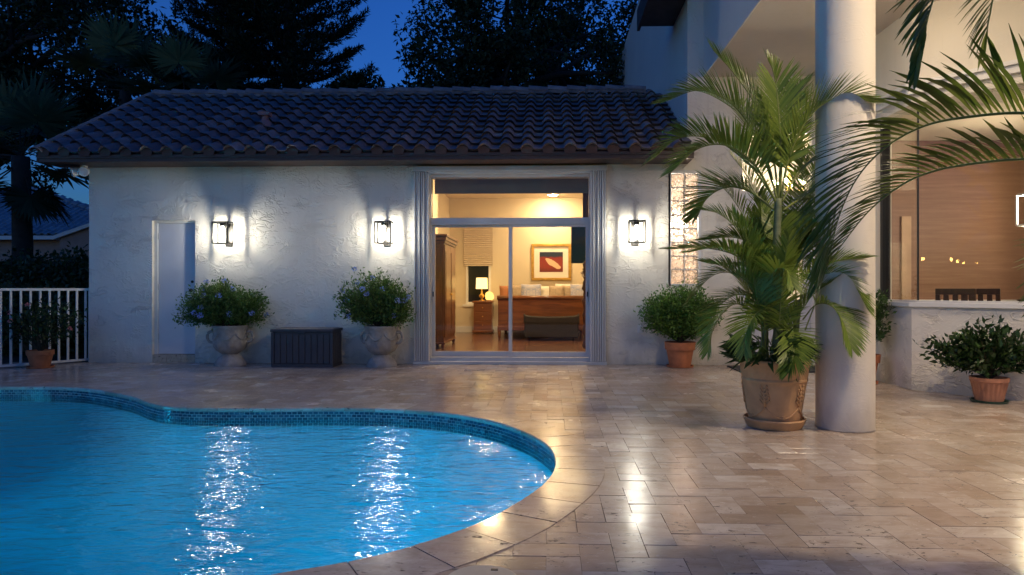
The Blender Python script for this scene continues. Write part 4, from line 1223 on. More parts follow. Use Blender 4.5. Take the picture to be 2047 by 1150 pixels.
def leaf_mesh(name, P, D, L, W, mat, rng, fold=0.15, upbias=0.5):
    """many small folded leaves: P base points, D directions"""
    n = len(P)
    D = unit(D)
    ref = rng.normal(size=(n, 3)); ref[:, 2] += upbias * 2
    S = unit(np.cross(D, ref)); Nn = unit(np.cross(S, D))
    L = np.asarray(L)[:, None] * np.ones((n, 1)); W = np.asarray(W)[:, None] * np.ones((n, 1))
    mid = P + D * L * 0.45
    v = np.empty((n, 4, 3))
    v[:, 0] = P; v[:, 1] = mid + S * W / 2 + Nn * W * fold; v[:, 2] = P + D * L - Nn * L * 0.12; v[:, 3] = mid - S * W / 2 + Nn * W * fold
    me = bpy.data.meshes.new(name)
    me.vertices.add(4 * n); me.vertices.foreach_set('co', v.reshape(-1))
    me.loops.add(4 * n); me.loops.foreach_set('vertex_index', np.arange(4 * n, dtype=np.int32))
    me.polygons.add(n)
    me.polygons.foreach_set('loop_start', np.arange(0, 4 * n, 4, dtype=np.int32))
    me.update(calc_edges=True)
    me.materials.append(mat)
    return me

def link(name, me, parent=None, **kw):
    o = bpy.data.objects.new(name, me); COL.objects.link(o)
    if parent is not None: o.parent = parent
    for k, v in kw.items(): o[k] = v
    return o

def shrub(root, c, rad, nstem, nleaf, ll, lw, mat, seed, base=None, flat=0.3, inner=0.35, shoots=0.12, twigmat='twig', drop=0.0, lump=0.18):
    """foliage: twigs from a base point to an uneven shell, leaves along the outer part of each twig"""
    rng = np.random.default_rng(seed)
    c = np.array(c, float); rad = np.array(rad, float)
    base = np.array(base if base is not None else (c[0], c[1], c[2] - rad[2])) * 1.0
    d = rng.normal(size=(nstem, 3)); d = unit(d)
    d[:, 2] = np.where(d[:, 2] < -0.45, -d[:, 2] * 0.5, d[:, 2])
    d = unit(d)
    # lumpy outline
    lum = np.ones(nstem)
    cen = unit(rng.normal(size=(9, 3)))
    for q in cen: lum += lump * np.exp(-((d - q) ** 2).sum(1) / 0.18) * rng.choice([-1, 1])
    rr = (0.62 + 0.38 * rng.random(nstem) ** 0.5) * lum
    sh = rng.random(nstem) < shoots
    rr = np.where(sh, rr * (1.12 + 0.18 * rng.random(nstem)), rr)
    tips = c + d * rad * rr[:, None]
    tips[:, 2] -= drop * np.abs(d[:, 0]) * rad[2]
    mb = MB()
    P = []; D = []
    per = max(3, nleaf // nstem)
    for i in range(nstem):
        mid = base + (tips[i] - base) * 0.5 + np.array([0, 0, 0.12 * rad[2]])
        if i % 3 == 0: mb.tube([base, mid, tips[i]], [0.006, 0.004, 0.0015], 3, cap=False)
        tt = inner + (1 - inner) * rng.random(per) ** 0.7
        a = (1 - tt)[:, None] ** 2 * base + (2 * tt * (1 - tt))[:, None] * mid + (tt ** 2)[:, None] * tips[i]
        a = a + rng.normal(size=(per, 3)) * 0.02 * rad.max() / 0.4
        P.append(a)
        dd = (tips[i] - mid) / max(1e-6, np.linalg.norm(tips[i] - mid)) * 0.7 + rng.normal(size=(per, 3)) * 0.75
        dd[:, 2] += flat
        D.append(dd)
    P = np.vstack(P); D = np.vstack(D); n = len(P)
    s = 0.65 + 0.7 * rng.random(n)
    fo = link('foliage', leaf_mesh('foliage', P, D, ll * s, lw * s, mat, rng), root)
    mb.build('twigs', M[twigmat], root, kind='stuff')
    return tips[d[:, 1] < 0.35]

def flower(root, p, seed, mat, r=0.05, n=14, size=0.022):
    rng = np.random.default_rng(seed)
    P = np.array(p) + unit(rng.normal(size=(n * 4, 3))) * r * (0.55 + .45 * rng.random((n * 4, 1)))
    D = (P - np.array(p)) + rng.normal(size=P.shape) * r * 0.8
    link('flower', leaf_mesh('flower', P, D, np.full(len(P), size), np.full(len(P), size * .9), mat, rng), root)

def pot(root, prof, mat, name='pot', n=40, rfun=None):
    o = MB().lathe(prof, n, rfun=rfun, cap=False).build(name, mat, root)
    return autosmooth(o, 40)

def urn_planter(x, y, label, seed, rz, rad, off):
    t = thing('urn_planter', label, 'planter', (x, y, 0), rz)
    prof = [(0.235, 0.0), (0.238, 0.02), (0.215, 0.07), (0.165, 0.135), (0.125, 0.165), (0.118, 0.18), (0.15, 0.20), (0.20, 0.24), (0.235, 0.30), (0.245, 0.36),
            (0.24, 0.44), (0.235, 0.52), (0.25, 0.58), (0.265, 0.60), (0.265, 0.625), (0.235, 0.625), (0.22, 0.56)]
    def rf(r, z, a, k):
        if 0.22 < z < 0.40: return r + 0.012 * math.sin(8 * a) * math.sin(PI * (z - .22) / .18) + 0.006 * math.sin(17 * a + 40 * z)
        return r
    pot(t, prof, M['urn'], 'urn', 64, rf)
    for s in (-1, 1):
        pts = [(s * .235, 0, .36), (s * .30, 0, .37), (s * .335, 0, .43), (s * .325, 0, .50), (s * .28, 0, .53), (s * .235, 0, .51)]
        MB().tube([tuple(q) for q in spline(pts, 4)], .022, 8).build('handle', M['urn'], t, True)
    # swags in relief on the belly
    for k in range(6):
        a0 = 2 * PI * k / 6
        pts = []
        for q in range(7):
            a = a0 + (q / 6) * (2 * PI / 6)
            zz = .50 - .09 * math.sin(PI * q / 6)
            pts.append((.243 * math.cos(a), .243 * math.sin(a), zz))
        MB().tube(pts, [.008, .013, .017, .019, .017, .013, .008], 6).build('swag', M['urn'], t, True)
    MB().lathe([(0.22, 0.575), (0.001, 0.59)], 24, cap=False).build('soil', M['soil'], t)
    tips = shrub(t, (off, 0, 0.62 + rad[2] * .78), rad, 520, 14000, 0.046, 0.022, M['leaf_plum'], seed, base=(0, 0, 0.58), inner=.25, drop=.25)
    rng = random.Random(seed)
    for k in range(17):
        p = tips[rng.randrange(len(tips))]
        flower(t, p * 1.0, seed * 100 + k, M['petal_blue'], .036, 9, .024)
    return t
urn_planter(-4.97, 10.52, 'weathered stone urn with blue-flowered shrub beside the narrow service door', 21, R(12), (0.66, 0.36, 0.42), -0.12)
urn_planter(-2.57, 10.48, 'weathered stone urn with blue-flowered shrub beside the folded shutters', 22, R(-8), (0.60, 0.36, 0.46), -0.06)

# terracotta pot with bright shrub, right of the sliding door
t = thing('potted_shrub', 'round bushy green shrub in orange terracotta pot below the glass block window', 'potted plant', (2.02, 10.52, 0))
pot(t, [(0.155, 0.02), (0.16, 0.02), (0.205, 0.27), (0.225, 0.27), (0.235, 0.385), (0.215, 0.385), (0.205, 0.33)], M['terra'])
pot(t, [(0.17, 0.002), (0.20, 0.005), (0.21, 0.032), (0.20, 0.032), (0.19, 0.018)], M['terra'], 'saucer')
MB().lathe([(0.207, 0.34), (0.001, 0.35)], 24, cap=False).build('soil', M['soil'], t)
shrub(t, (0.0, 0.0, 0.83), (0.60, 0.34, 0.44), 560, 15000, 0.046, 0.024, M['leaf_pot'], 31, base=(0, 0, .36), inner=.25, drop=.15, lump=.12, shoots=.2)

# small-leaved plant behind the column
t = thing('potted_shrub', 'upright leafy plant in terracotta pot between the column and the bay wall', 'potted plant', (3.98, 8.80, 0))
pot(t, [(0.14, 0.02), (0.145, 0.02), (0.185, 0.27), (0.205, 0.27), (0.215, 0.37), (0.20, 0.37), (0.19, 0.32)], M['terra'])
pot(t, [(0.15, 0.002), (0.18, 0.005), (0.19, 0.03), (0.18, 0.03), (0.17, 0.018)], M['terra'], 'saucer')
MB().lathe([(0.19, 0.33), (0.001, 0.34)], 24, cap=False).build('soil', M['soil'], t)
shrub(t, (0.03, 0.0, 0.83), (0.30, 0.26, 0.48), 150, 2600, 0.055, 0.026, M['leaf_mid'], 41, base=(0, 0, .34), inner=.3, shoots=.25)

# dark glossy shrub before the bay
t = thing('potted_shrub', 'dark glossy shrub in fluted pale terracotta pot on a green dish before the bay', 'potted plant', (4.66, 7.38, 0))
def flute(r, z, a, k): return r + (0.005 * math.cos(22 * a) if 0.03 < z < 0.22 else 0)
pot(t, [(0.125, 0.022), (0.13, 0.024), (0.165, 0.215), (0.178, 0.225), (0.182, 0.265), (0.166, 0.265), (0.160, 0.22)], M['terra_pale'], 'pot', 88, flute)
pot(t, [(0.15, 0.002), (0.165, 0.004), (0.178, 0.028), (0.168, 0.028), (0.16, 0.014)], M['greendish'], 'dish')
MB().lathe([(0.16, 0.235), (0.001, 0.245)], 24, cap=False).build('soil', M['soil'], t)
shrub(t, (-0.06, 0.0, 0.52), (0.45, 0.28, 0.30), 150, 2300, 0.075, 0.036, M['leaf_dark'], 51, base=(0, 0, .24), inner=.35, lump=.3, drop=.1)

# rose-like plant in a pot by the fence
t = thing('potted_rose', 'leggy dark shrub with pink blooms in terracotta pot before the white fence', 'potted plant', (-7.67, 10.06, 0))
pot(t, [(0.12, 0.015), (0.125, 0.017), (0.165, 0.20), (0.178, 0.20), (0.182, 0.27), (0.168, 0.27), (0.16, 0.22)], M['terra'])
pot(t, [(0.14, 0.002), (0.175, 0.005), (0.185, 0.03), (0.175, 0.03), (0.165, 0.015)], M['terra'], 'saucer')
MB().lathe([(0.16, 0.235), (0.001, 0.245)], 24, cap=False).build('soil', M['soil'], t)
tips = shrub(t, (0.05, 0.0, 0.66), (0.60, 0.25, 0.42), 100, 1500, 0.060, 0.030, M['leaf_hedge'], 61, base=(0, 0, .24), inner=.35, lump=.3)
for k in range(5): flower(t, tips[k * 7 + 3], 700 + k, M['petal_pink'], .02, 5, .03)

# ---- palms
def leaflet(mb, p, d, side_up, L, w, droop, nseg=4):
    """one narrow leaflet that arches under its own weight"""
    d = d.normalized()
    pts = [p.copy()]
    cur = p.copy(); dd = d.copy()
    for k in range(nseg):
        cur = cur + dd * (L / nseg)
        pts.append(cur.copy())
        dd = (dd + Vector((0, 0, -droop))).normalized()
    vs_ = []; prof = [0.35, 0.9, 1.0, 0.7, 0.06] if nseg == 4 else [0.4, 1.0, 0.8, 0.06]
    for k, q in enumerate(pts):
        t = (pts[min(k + 1, nseg)] - pts[max(k - 1, 0)])
        s = t.cross(side_up)
        if s.length < 1e-6: s = Vector((1, 0, 0))
        s = s.normalized() * (w * prof[k] / 2)
        vs_.append(tuple(q - s)); vs_.append(tuple(q + s))
    mb.add(vs_, [(2 * k, 2 * k + 1, 2 * k + 3, 2 * k + 2) for k in range(nseg)])

def frond(root, pts, n, L, w, seed, leafm, start=0.16, droop=0.22, vup=0.35, name='frond', rad=0.011, tipfall=0.35, jitter=0.12, a0=62, a1=26):
    rng = random.Random(seed)
    C = [Vector(p) for p in spline(pts, 10)]
    lens = [0.0]
    for a, b in zip(C[:-1], C[1:]): lens.append(lens[-1] + (b - a).length)
    T = lens[-1]
    mbL = MB()
    def at(s):
        k = min(len(C) - 2, max(0, int(np.searchsorted(lens, s) - 1)))
        u = (s - lens[k]) / max(1e-6, lens[k + 1] - lens[k])
        return C[k].lerp(C[k + 1], u), (C[min(k + 2, len(C) - 1)] - C[max(k - 1, 0)]).normalized()
    for i in range(n):
        t = start + (1 - start) * (i + rng.uniform(-.2, .2)) / (n - 1)
        t = min(max(t, start), 0.999)
        p, tan = at(t * T)
        u = (t - start) / (1 - start)
        lateral = tan.cross(Vector((0, 0, 1)))
        if lateral.length < 0.15: lateral = Vector((1, 0, 0)) if abs(tan.x) < .9 else Vector((0, 1, 0))
        lateral.normalize()
        up = lateral.cross(tan).normalized()
        for s in (-1, 1):
            ang = R(a0 - (a0 - a1) * u) * (1 + rng.uniform(-jitter, jitter))
            LL = L * (0.45 + 0.55 * math.sin(PI * min(1, 0.18 + 0.78 * u)) ** 0.8) * (1 - 0.35 * u * u) * rng.uniform(.86, 1.08)
            d = tan * math.cos(ang) + (lateral * s * math.cos(vup) + up * math.sin(vup)) * math.sin(ang)
            leaflet(mbL, p, d, (up - lateral * s * 0.25), LL, w * rng.uniform(.8, 1.15), droop * rng.uniform(.5, 1.4))
    fr = mbL.build(name, leafm, root)
    m_ = len(C)
    MB().tube([tuple(c) for c in C], [rad * (1 - 0.85 * k / (m_ - 1)) for k in range(m_)], 5).build('midrib', M['rachis'], fr, True)
    return fr

# big tan pot with areca palm
t = thing('potted_palm', 'tall feathery palm clump in large ornate tan terracotta pot beside the column', 'potted palm', (1.97, 6.02, 0))
def rimflute(r, z, a, k):
    if 0.43 < z < 0.545: return r + 0.007 * abs(math.sin(17 * a)) - 0.003
    return r
pot(t, [(0.20, 0.035), (0.205, 0.037), (0.215, 0.06), (0.235, 0.20), (0.262, 0.37), (0.268, 0.405), (0.276, 0.412), (0.276, 0.425), (0.268, 0.432), (0.272, 0.45), (0.284, 0.53),
        (0.298, 0.555), (0.304, 0.572), (0.300, 0.588), (0.285, 0.592), (0.270, 0.58), (0.262, 0.52)], M['bigpot'], 'pot', 102, rimflute)
def sfl(r, z, a, k): return r + (0.004 * abs(math.sin(20 * a)) if 0.01 < z < 0.06 else 0)
pot(t, [(0.215, 0.002), (0.225, 0.004), (0.232, 0.02), (0.255, 0.062), (0.262, 0.075), (0.256, 0.085), (0.243, 0.084), (0.235, 0.05), (0.205, 0.034)], M['bigpot'], 'saucer', 120, sfl)
MB().lathe([(0.265, 0.545), (0.001, 0.56)], 24, cap=False).build('soil', M['soil'], t)
# raised acanthus leaves and garlands on the pot
def potr(z): return 0.215 + (0.262 - 0.215) * (z - 0.06) / 0.31
for k in range(5):
    a0 = R(-90 + 36 + 72 * k)
    def pp(da, z, h=0.004): 
        a = a0 + da; r = potr(z) + h
        return (r * math.cos(a), r * math.sin(a), z)
    orn = MB()
    orn.tube([pp(0, .20), pp(0, .27), pp(0, .36)], [.011, .009, .006], 6)
    for s in (-1, 1):
        for q in range(5):
            z = .215 + q * .032
            e = .20 - .022 * q
            orn.tube([pp(0, z), pp(s * e * .55, z + .018), pp(s * e * .85, z + .036), pp(s * e * .75, z + .05)], [.006, .008, .008, .004], 6)
    orn.build('leaf_ornament', M['bigpot'], t, True)
    pts = []
    for q in range(13):
        u = q / 12
        pts.append(pp(u * R(72), .20 - .095 * math.sin(PI * u) ** .8, .003))
    MB().tube(pts, .0065, 6).build('garland', M['bigpot'], t, True)
    sp = []
    for q in range(14):
        rr = .022 * (1 - q / 15); aa = q * .8
        sp.append(pp(R(36) + rr * math.cos(aa) / .22, .105 + rr * math.sin(aa), .004))
    MB().tube(sp, .005, 5).build('scroll', M['bigpot'], t, True)
# stems
stems = [([(0.0, 0, .55), (0.035, -.03, 1.0), (0.01, -.04, 1.5), (0.03, -.02, 1.98)], .042, .030),
         ([(0.17, .05, .55), (0.20, .03, .85), (0.22, -.0, 1.1)], .030, .020),
         ([(-0.12, .02, .55), (-0.08, .0, .8), (-0.04, -.02, 1.05)], .026, .018),
         ([(0.08, .12, .55), (0.12, .10, 1.0), (0.10, .06, 1.3)], .028, .018),
         ([(-0.02, .14, .55), (-0.05, .14, 1.0), (-0.05, .12, 1.45)], .026, .016),
         ([(-0.16, -.08, .55), (-0.22, -.06, .75), (-0.2, -.04, .95)], .016, .010),
         ([(0.1, -.12, .55), (0.12, -.1, .8), (0.09, -.05, 1.0)], .016, .010)]
for pts, r0, r1 in stems:
    c = resample(spline(pts, 8), 0.035)
    m_ = len(c)
    rr = [(r0 + (r1 - r0) * k / (m_ - 1)) * (1.07 if k % 3 == 0 else 1.0) for k in range(m_)]
    MB().tube([tuple(q) for q in c], rr, 12).build('stem', M['stem'], t, True)
ARECA = [
 [(0.03, -0.02, 1.97), (0.01, 0.06, 2.37), (-0.1, 0.13, 2.79), (-0.28, 0.21, 3.13), (-0.46, 0.28, 3.38)],
 [(0.03, -0.02, 1.97), (0.06, 0.01, 2.41), (0.04, 0.03, 2.85), (0.01, 0.05, 3.1), (-0.03, 0.08, 3.22)],
 [(0.05, -0.02, 1.97), (0.1, 0.11, 2.38), (0.17, 0.23, 2.75), (0.31, 0.36, 3.02), (0.49, 0.48, 3.15)],
 [(0.05, -0.02, 1.97), (0.11, -0.08, 2.35), (0.26, -0.14, 2.67), (0.48, -0.21, 2.81), (0.72, -0.27, 2.74)],
 [(0.02, -0.02, 1.97), (-0.07, 0.03, 2.37), (-0.31, 0.08, 2.8), (-0.61, 0.13, 2.97), (-0.93, 0.18, 2.88)],
 [(0.02, -0.02, 1.95), (-0.22, -0.04, 2.27), (-0.52, -0.07, 2.48), (-0.83, -0.09, 2.5), (-1.07, -0.12, 2.31)],
 [(0.02, -0.02, 1.93), (-0.2, -0.12, 2.25), (-0.46, -0.22, 2.40), (-0.72, -0.32, 2.36), (-0.95, -0.42, 2.16)],
 [(0.06, -0.02, 1.95), (0.27, 0.13, 2.25), (0.51, 0.28, 2.42), (0.75, 0.43, 2.4), (1.0, 0.58, 2.19)],
 [(0.03, -0.02, 1.97), (-0.05, 0.21, 2.45), (-0.17, 0.43, 2.82), (-0.4, 0.66, 3.08), (-0.59, 0.88, 3.2)],
 [(0.0, -0.02, 1.88), (-0.18, 0.11, 2.06), (-0.34, 0.23, 2.12), (-0.48, 0.36, 2.05), (-0.58, 0.48, 1.88)],
 [(0.07, -0.02, 1.88), (0.28, 0.16, 1.99), (0.53, 0.33, 2.01), (0.78, 0.51, 1.84), (0.95, 0.68, 1.57)],
 [(-0.04, -0.02, 1.06), (-0.19, -0.09, 1.32), (-0.38, -0.17, 1.48), (-0.57, -0.24, 1.54), (-0.8, -0.32, 1.5)],
 [(-0.06, -0.02, 0.93), (-0.2, 0.03, 1.23), (-0.36, 0.08, 1.34), (-0.52, 0.13, 1.3), (-0.69, 0.18, 1.1)],
 [(0.22, -0.02, 1.1), (0.28, -0.09, 1.27), (0.41, -0.17, 1.33), (0.55, -0.24, 1.27), (0.66, -0.32, 1.02)],
 [(0.24, -0.02, 0.93), (0.31, -0.12, 1.06), (0.39, -0.22, 1.06), (0.45, -0.32, 0.94), (0.48, -0.42, 0.72)],
 [(-0.04, -0.02, 0.93), (-0.11, 0.11, 1.1), (-0.27, 0.23, 1.14), (-0.42, 0.36, 1.0), (-0.48, 0.48, 0.81)],
 [(0.22, -0.02, 1.06), (0.27, 0.06, 1.45), (0.38, 0.13, 1.76), (0.57, 0.21, 1.95), (0.78, 0.28, 2.0)],
 [(-0.04, -0.02, 1.01), (-0.09, 0.08, 1.45), (-0.2, 0.18, 1.82), (-0.35, 0.28, 2.1), (-0.55, 0.38, 2.26)],
 [(-0.02, -0.02, 1.06), (0.01, 0.13, 1.45), (0.01, 0.28, 1.87), (-0.08, 0.43, 2.21), (-0.22, 0.58, 2.48)],
 [(0.18, -0.02, 1.06), (0.23, 0.13, 1.45), (0.33, 0.28, 1.87), (0.47, 0.43, 2.21), (0.67, 0.58, 2.47)],
 [(0.09, -0.02, 1.01), (0.17, 0.16, 1.36), (0.28, 0.33, 1.74), (0.36, 0.51, 2.08), (0.52, 0.68, 2.44)],
 [(-0.08, -0.02, 0.88), (-0.3, -0.04, 1.06), (-0.44, -0.07, 1.01), (-0.55, -0.09, 0.84), (-0.6, -0.12, 0.66)],
 [(-0.02, -0.02, 0.88), (-0.12, -0.14, 1.02), (-0.24, -0.25, 0.98), (-0.33, -0.32, 0.85), (-0.36, -0.36, 0.68)],
 [(0.0, -0.02, 1.1), (-0.07, -0.15, 1.27), (-0.07, -0.26, 1.36), (-0.02, -0.36, 1.35), (0.0, -0.46, 1.22)],
 [(0.05, -0.02, 0.71), (0.06, -0.13, 0.85), (0.07, -0.24, 0.78), (0.05, -0.34, 0.66), (0.0, -0.37, 0.52)],
 [(0.03, -0.02, 1.1), (-0.12, 0.01, 1.27), (-0.28, 0.03, 1.67), (-0.45, 0.05, 1.85), (-0.62, 0.08, 1.9)],
 [(0.26, -0.02, 0.84), (0.44, 0.11, 1.19), (0.6, 0.23, 1.55), (0.72, 0.36, 1.78), (0.82, 0.48, 1.94)],
 [(0.11, -0.02, 1.27), (0.26, -0.02, 1.53), (0.39, -0.02, 1.62), (0.52, -0.02, 1.58), (0.6, -0.02, 1.4)],
]
ra = random.Random(17)
for k in range(13):
    # filler fronds from the lower stems, mostly towards the back and sides
    a = ra.uniform(-.35 * PI, 1.35 * PI); h0 = ra.uniform(.9, 1.5); ln = ra.uniform(.55, .95); el = ra.uniform(.5, 1.25)
    c, s = math.cos(a), math.sin(a) * .7
    b0 = (.08 + .06 * c, .05 + .05 * s, h0)
    ARECA.append([b0] + [(b0[0] + c * ln * math.cos(el) * u + c * .25 * u * u, b0[1] + s * ln * math.cos(el) * u, h0 + ln * math.sin(el) * u - .22 * u ** 3) for u in (.33, .66, 1.0)])
for k in range(9):
    # slender upright fronds from the foot of the clump
    a = ra.uniform(0, 2 * PI); c, s = math.cos(a), math.sin(a)
    h1 = ra.uniform(1.25, 2.3); sp_ = ra.uniform(.18, .5)
    ARECA.append([(.12 * c, .12 * s, .58), (.16 * c, .14 * s, .58 + (h1 - .58) * .4), ((.16 + sp_ * .45) * c, (.14 + sp_ * .3) * s, .58 + (h1 - .58) * .8), ((.16 + sp_) * c, (.14 + sp_ * .6) * s, h1)])
for k, pts in enumerate(ARECA):
    big = k < 11
    frond(t, pts, 80 if big else 54, 0.40 if big else 0.29, 0.0155 if big else 0.0135, 900 + k, M['frond'], start=0.22 if big else 0.26, droop=0.06 if big else 0.09, vup=R(26), rad=.011 if big else .007)
# low broad-leaved growth around the rim
rng_ = np.random.default_rng(77)
aa = rng_.random(260) * 2 * PI
Pp = np.stack([.22 * np.cos(aa), .22 * np.sin(aa), .58 + .16 * rng_.random(260)], 1)
Dd = np.stack([np.cos(aa), np.sin(aa), .5 * rng_.random(260) - .15], 1) + rng_.normal(size=(260, 3)) * .3
Pp[:, 0] -= .05
link('undergrowth', leaf_mesh('undergrowth', Pp, Dd, .14 + .10 * rng_.random(260), .035 + .02 * rng_.random(260), M['leaf_mid'], rng_), t)

# near palm whose fronds reach into the picture from the right
t = thing('arching_palm', 'near palm whose long dark fronds arch in from the upper right', 'palm', (2.95, 3.3, 0))
def loc(pts): return [(x - 2.95, y - 3.3, z) for x, y, z in pts]
NEAR = [
 ([(2.89, 3.3, 1.78), (2.54, 3.29, 1.97), (2.23, 3.27, 2.02), (1.95, 3.26, 2.0), (1.76, 3.25, 1.96), (1.59, 3.24, 1.87), (1.45, 3.23, 1.73), (1.35, 3.21, 1.54), (1.29, 3.2, 1.30)], 52, .48, .030),
 ([(2.89, 3.3, 1.78), (2.62, 3.32, 1.8), (2.28, 3.35, 1.82), (2.02, 3.38, 1.8), (1.84, 3.4, 1.76), (1.71, 3.42, 1.69), (1.59, 3.45, 1.58), (1.49, 3.48, 1.44), (1.43, 3.5, 1.34)], 46, .30, .028),
 ([(2.89, 3.3, 1.78), (2.67, 3.26, 2.4), (2.31, 3.21, 2.82), (1.94, 3.17, 2.83), (1.78, 3.13, 2.63), (1.69, 3.09, 2.42), (1.64, 3.04, 2.28), (1.60, 3.0, 2.16)], 54, .36, .030),
 ([(2.89, 3.3, 1.78), (2.83, 3.31, 2.42), (2.56, 3.31, 2.85), (2.29, 3.32, 2.85), (2.15, 3.33, 2.67), (2.11, 3.34, 2.50), (2.10, 3.34, 2.42), (2.12, 3.35, 2.35)], 50, .30, .026),
 ([(2.89, 3.3, 1.61), (2.68, 3.2, 1.56), (2.48, 3.1, 1.46), (2.30, 3.0, 1.34), (2.17, 2.93, 1.24), (2.06, 2.88, 1.15)], 34, .36, .028),
 ([(2.95, 3.3, 1.8), (3.2, 3.2, 2.3), (3.6, 3.1, 2.6), (4.0, 3.0, 2.5), (4.3, 2.9, 2.2)], 40, .4, .03),
 ([(2.95, 3.3, 1.8), (3.1, 3.6, 2.4), (3.4, 4.0, 2.8), (3.8, 4.3, 2.7)], 40, .4, .03),
]
for k, (pts, n, L, w) in enumerate(NEAR):
    frond(t, loc(pts), int(n * 1.25), L * (1.35 if k in (2, 3) else 1.2), w * .72, 1200 + k, M['frond_near'], start=.14, droop=.10 if k in (2, 3) else .15, vup=R(76 if k in (2, 3) else 52), rad=.010, a0=58, a1=20)
MB().tube([(0, 0, 0.0), (0.02, 0, .6), (-.03, 0, 1.2), (-.05, 0, 1.72)], [.10, .085, .07, .05], 14).build('trunk', M['stem'], t, True)
MB().lathe([(0.24, 0.0), (0.30, 0.40), (0.32, 0.42), (0.32, 0.46), (0.29, 0.46), (0.27, 0.38), (0.001, 0.40)], 36, cap=False).build('pot', M['bigpot'], t, True)

# ================================================================== fence
FA, FB = np.array((-7.52, 10.97)), np.array((-9.30, 8.30))
fl = np.linalg.norm(FB - FA); ft = (FB - FA) / fl
fence = thing('fence', 'white metal picket fence running from the house corner along the patio', 'fence', (FA[0], FA[1], 0), math.atan2(ft[1], ft[0]))
MB().box(0, fl, -.022, .022, 1.165, 1.205).build('top_rail', M['paint'], fence)
MB().box(0, fl, -.016, .016, 0.02, 0.055).build('bottom_rail', M['paint'], fence)
pkm = MB().box(-.0135, .0135, -.0135, .0135, 0.056, 1.164).mesh('picket', M['paint'])
k = 0.07
while k < fl:
    o = bpy.data.objects.new('picket', pkm); COL.objects.link(o); o.location = (k, 0, 0); o.parent = fence
    k += 0.128
for k in (0.0, 2.4):
    MB().box(k - .02, k + .02, -.026, .026, 0.0, 1.215).build('post', M['paint'], fence)

# ================================================================== background planting
def cloud_leaves(centers, radii, per, size, rng, squash=0.8):
    P = []; D = []
    for c, r in zip(centers, radii):
        d = unit(rng.normal(size=(per, 3)))
        rr = r * (0.35 + 0.65 * rng.random((per, 1)) ** 0.6)
        q = d * rr; q[:, 2] *= squash
        P.append(np.array(c) + q); D.append(d * 0.6 + rng.normal(size=(per, 3)) * .8)
    P = np.vstack(P); D = np.vstack(D)
    s = size * (0.6 + .8 * rng.random(len(P)))
    return P, D, s

def broadleaf(name, label, loc, h0, crown_c, crown_r, nclump, clump_r, per, leaf, seed, limbs=7, trunk_r=.25, mat='leaf_tree', hollow=0.25):
    rng = np.random.default_rng(seed)
    t = thing(name, label, 'tree', loc)
    cc, cr = np.array(crown_c, float), np.array(crown_r, float)
    d = unit(rng.normal(size=(nclump, 3)))
    rr = hollow + (1 - hollow) * rng.random((nclump, 1)) ** .5
    C = cc + d * rr * cr
    mb = MB()
    fork = np.array((0, 0, h0))
    mb.tube([(0, 0, -0.1), (.05, 0, h0 * .5), tuple(fork)], [trunk_r * 1.3, trunk_r, trunk_r * .85], 10)
    mb.build('trunk', M['bark'], t, True)
    for k in range(limbs):
        e = C[rng.integers(nclump)]
        mid = fork + (e - fork) * .5 + np.array((0, 0, .25 * cr[2])) + rng.normal(size=3) * .2
        pts = spline([fork, mid, e], 6)
        lb = MB().tube([tuple(p) for p in pts], [trunk_r * (.7 - .6 * q / (len(pts) - 1)) for q in range(len(pts))], 7)
        for q in range(4):
            e2 = C[rng.integers(nclump)]
            if np.linalg.norm(e2 - e) < cr.max() * 1.1:
                lb.tube([tuple(pts[len(pts) // 2 + 1]), tuple((pts[-3] + e2) / 2 + rng.normal(size=3) * .1), tuple(e2)], [trunk_r * .28, trunk_r * .16, .01], 5)
        lb.build('limb', M['bark'], t, True)
    P, D, s = cloud_leaves(C, clump_r * (.6 + .8 * rng.random(nclump)), per, leaf, rng)
    link('crown', leaf_mesh('crown', P, D, s, s * .5, M[mat], rng), t)
    return t
broadleaf('broadleaf_tree', 'black broadleaf tree filling the upper left corner beside the fan palms', (-17.8, 20.5, 0), 4.6, (2.4, 0, 8.0), (4.1, 2.5, 3.4), 170, .62, 170, .17, 101, 9, .28)
broadleaf('broadleaf_tree', 'dark spreading broadleaf tree behind the ridge, right of the conifer', (-2.6, 21.0, 0), 6.0, (1.8, 0, 8.7), (4.1, 2.2, 2.9), 150, .55, 150, .16, 102, 12, .30, hollow=.15)
broadleaf('broadleaf_tree', 'dark tree crown against the upper side wall of the taller house', (2.3, 24.0, 0), 5.5, (-.9, 0, 8.4), (2.9, 2, 3.1), 105, .55, 140, .16, 104, 7, .25)
broadleaf('low_tree', 'low rounded dark tree just above the ridge between conifer and spreading tree', (-5.4, 20.0, 0), 4.6, (0, 0, 6.1), (1.9, 1.4, 1.15), 70, .42, 150, .2, 103, 5, .2)

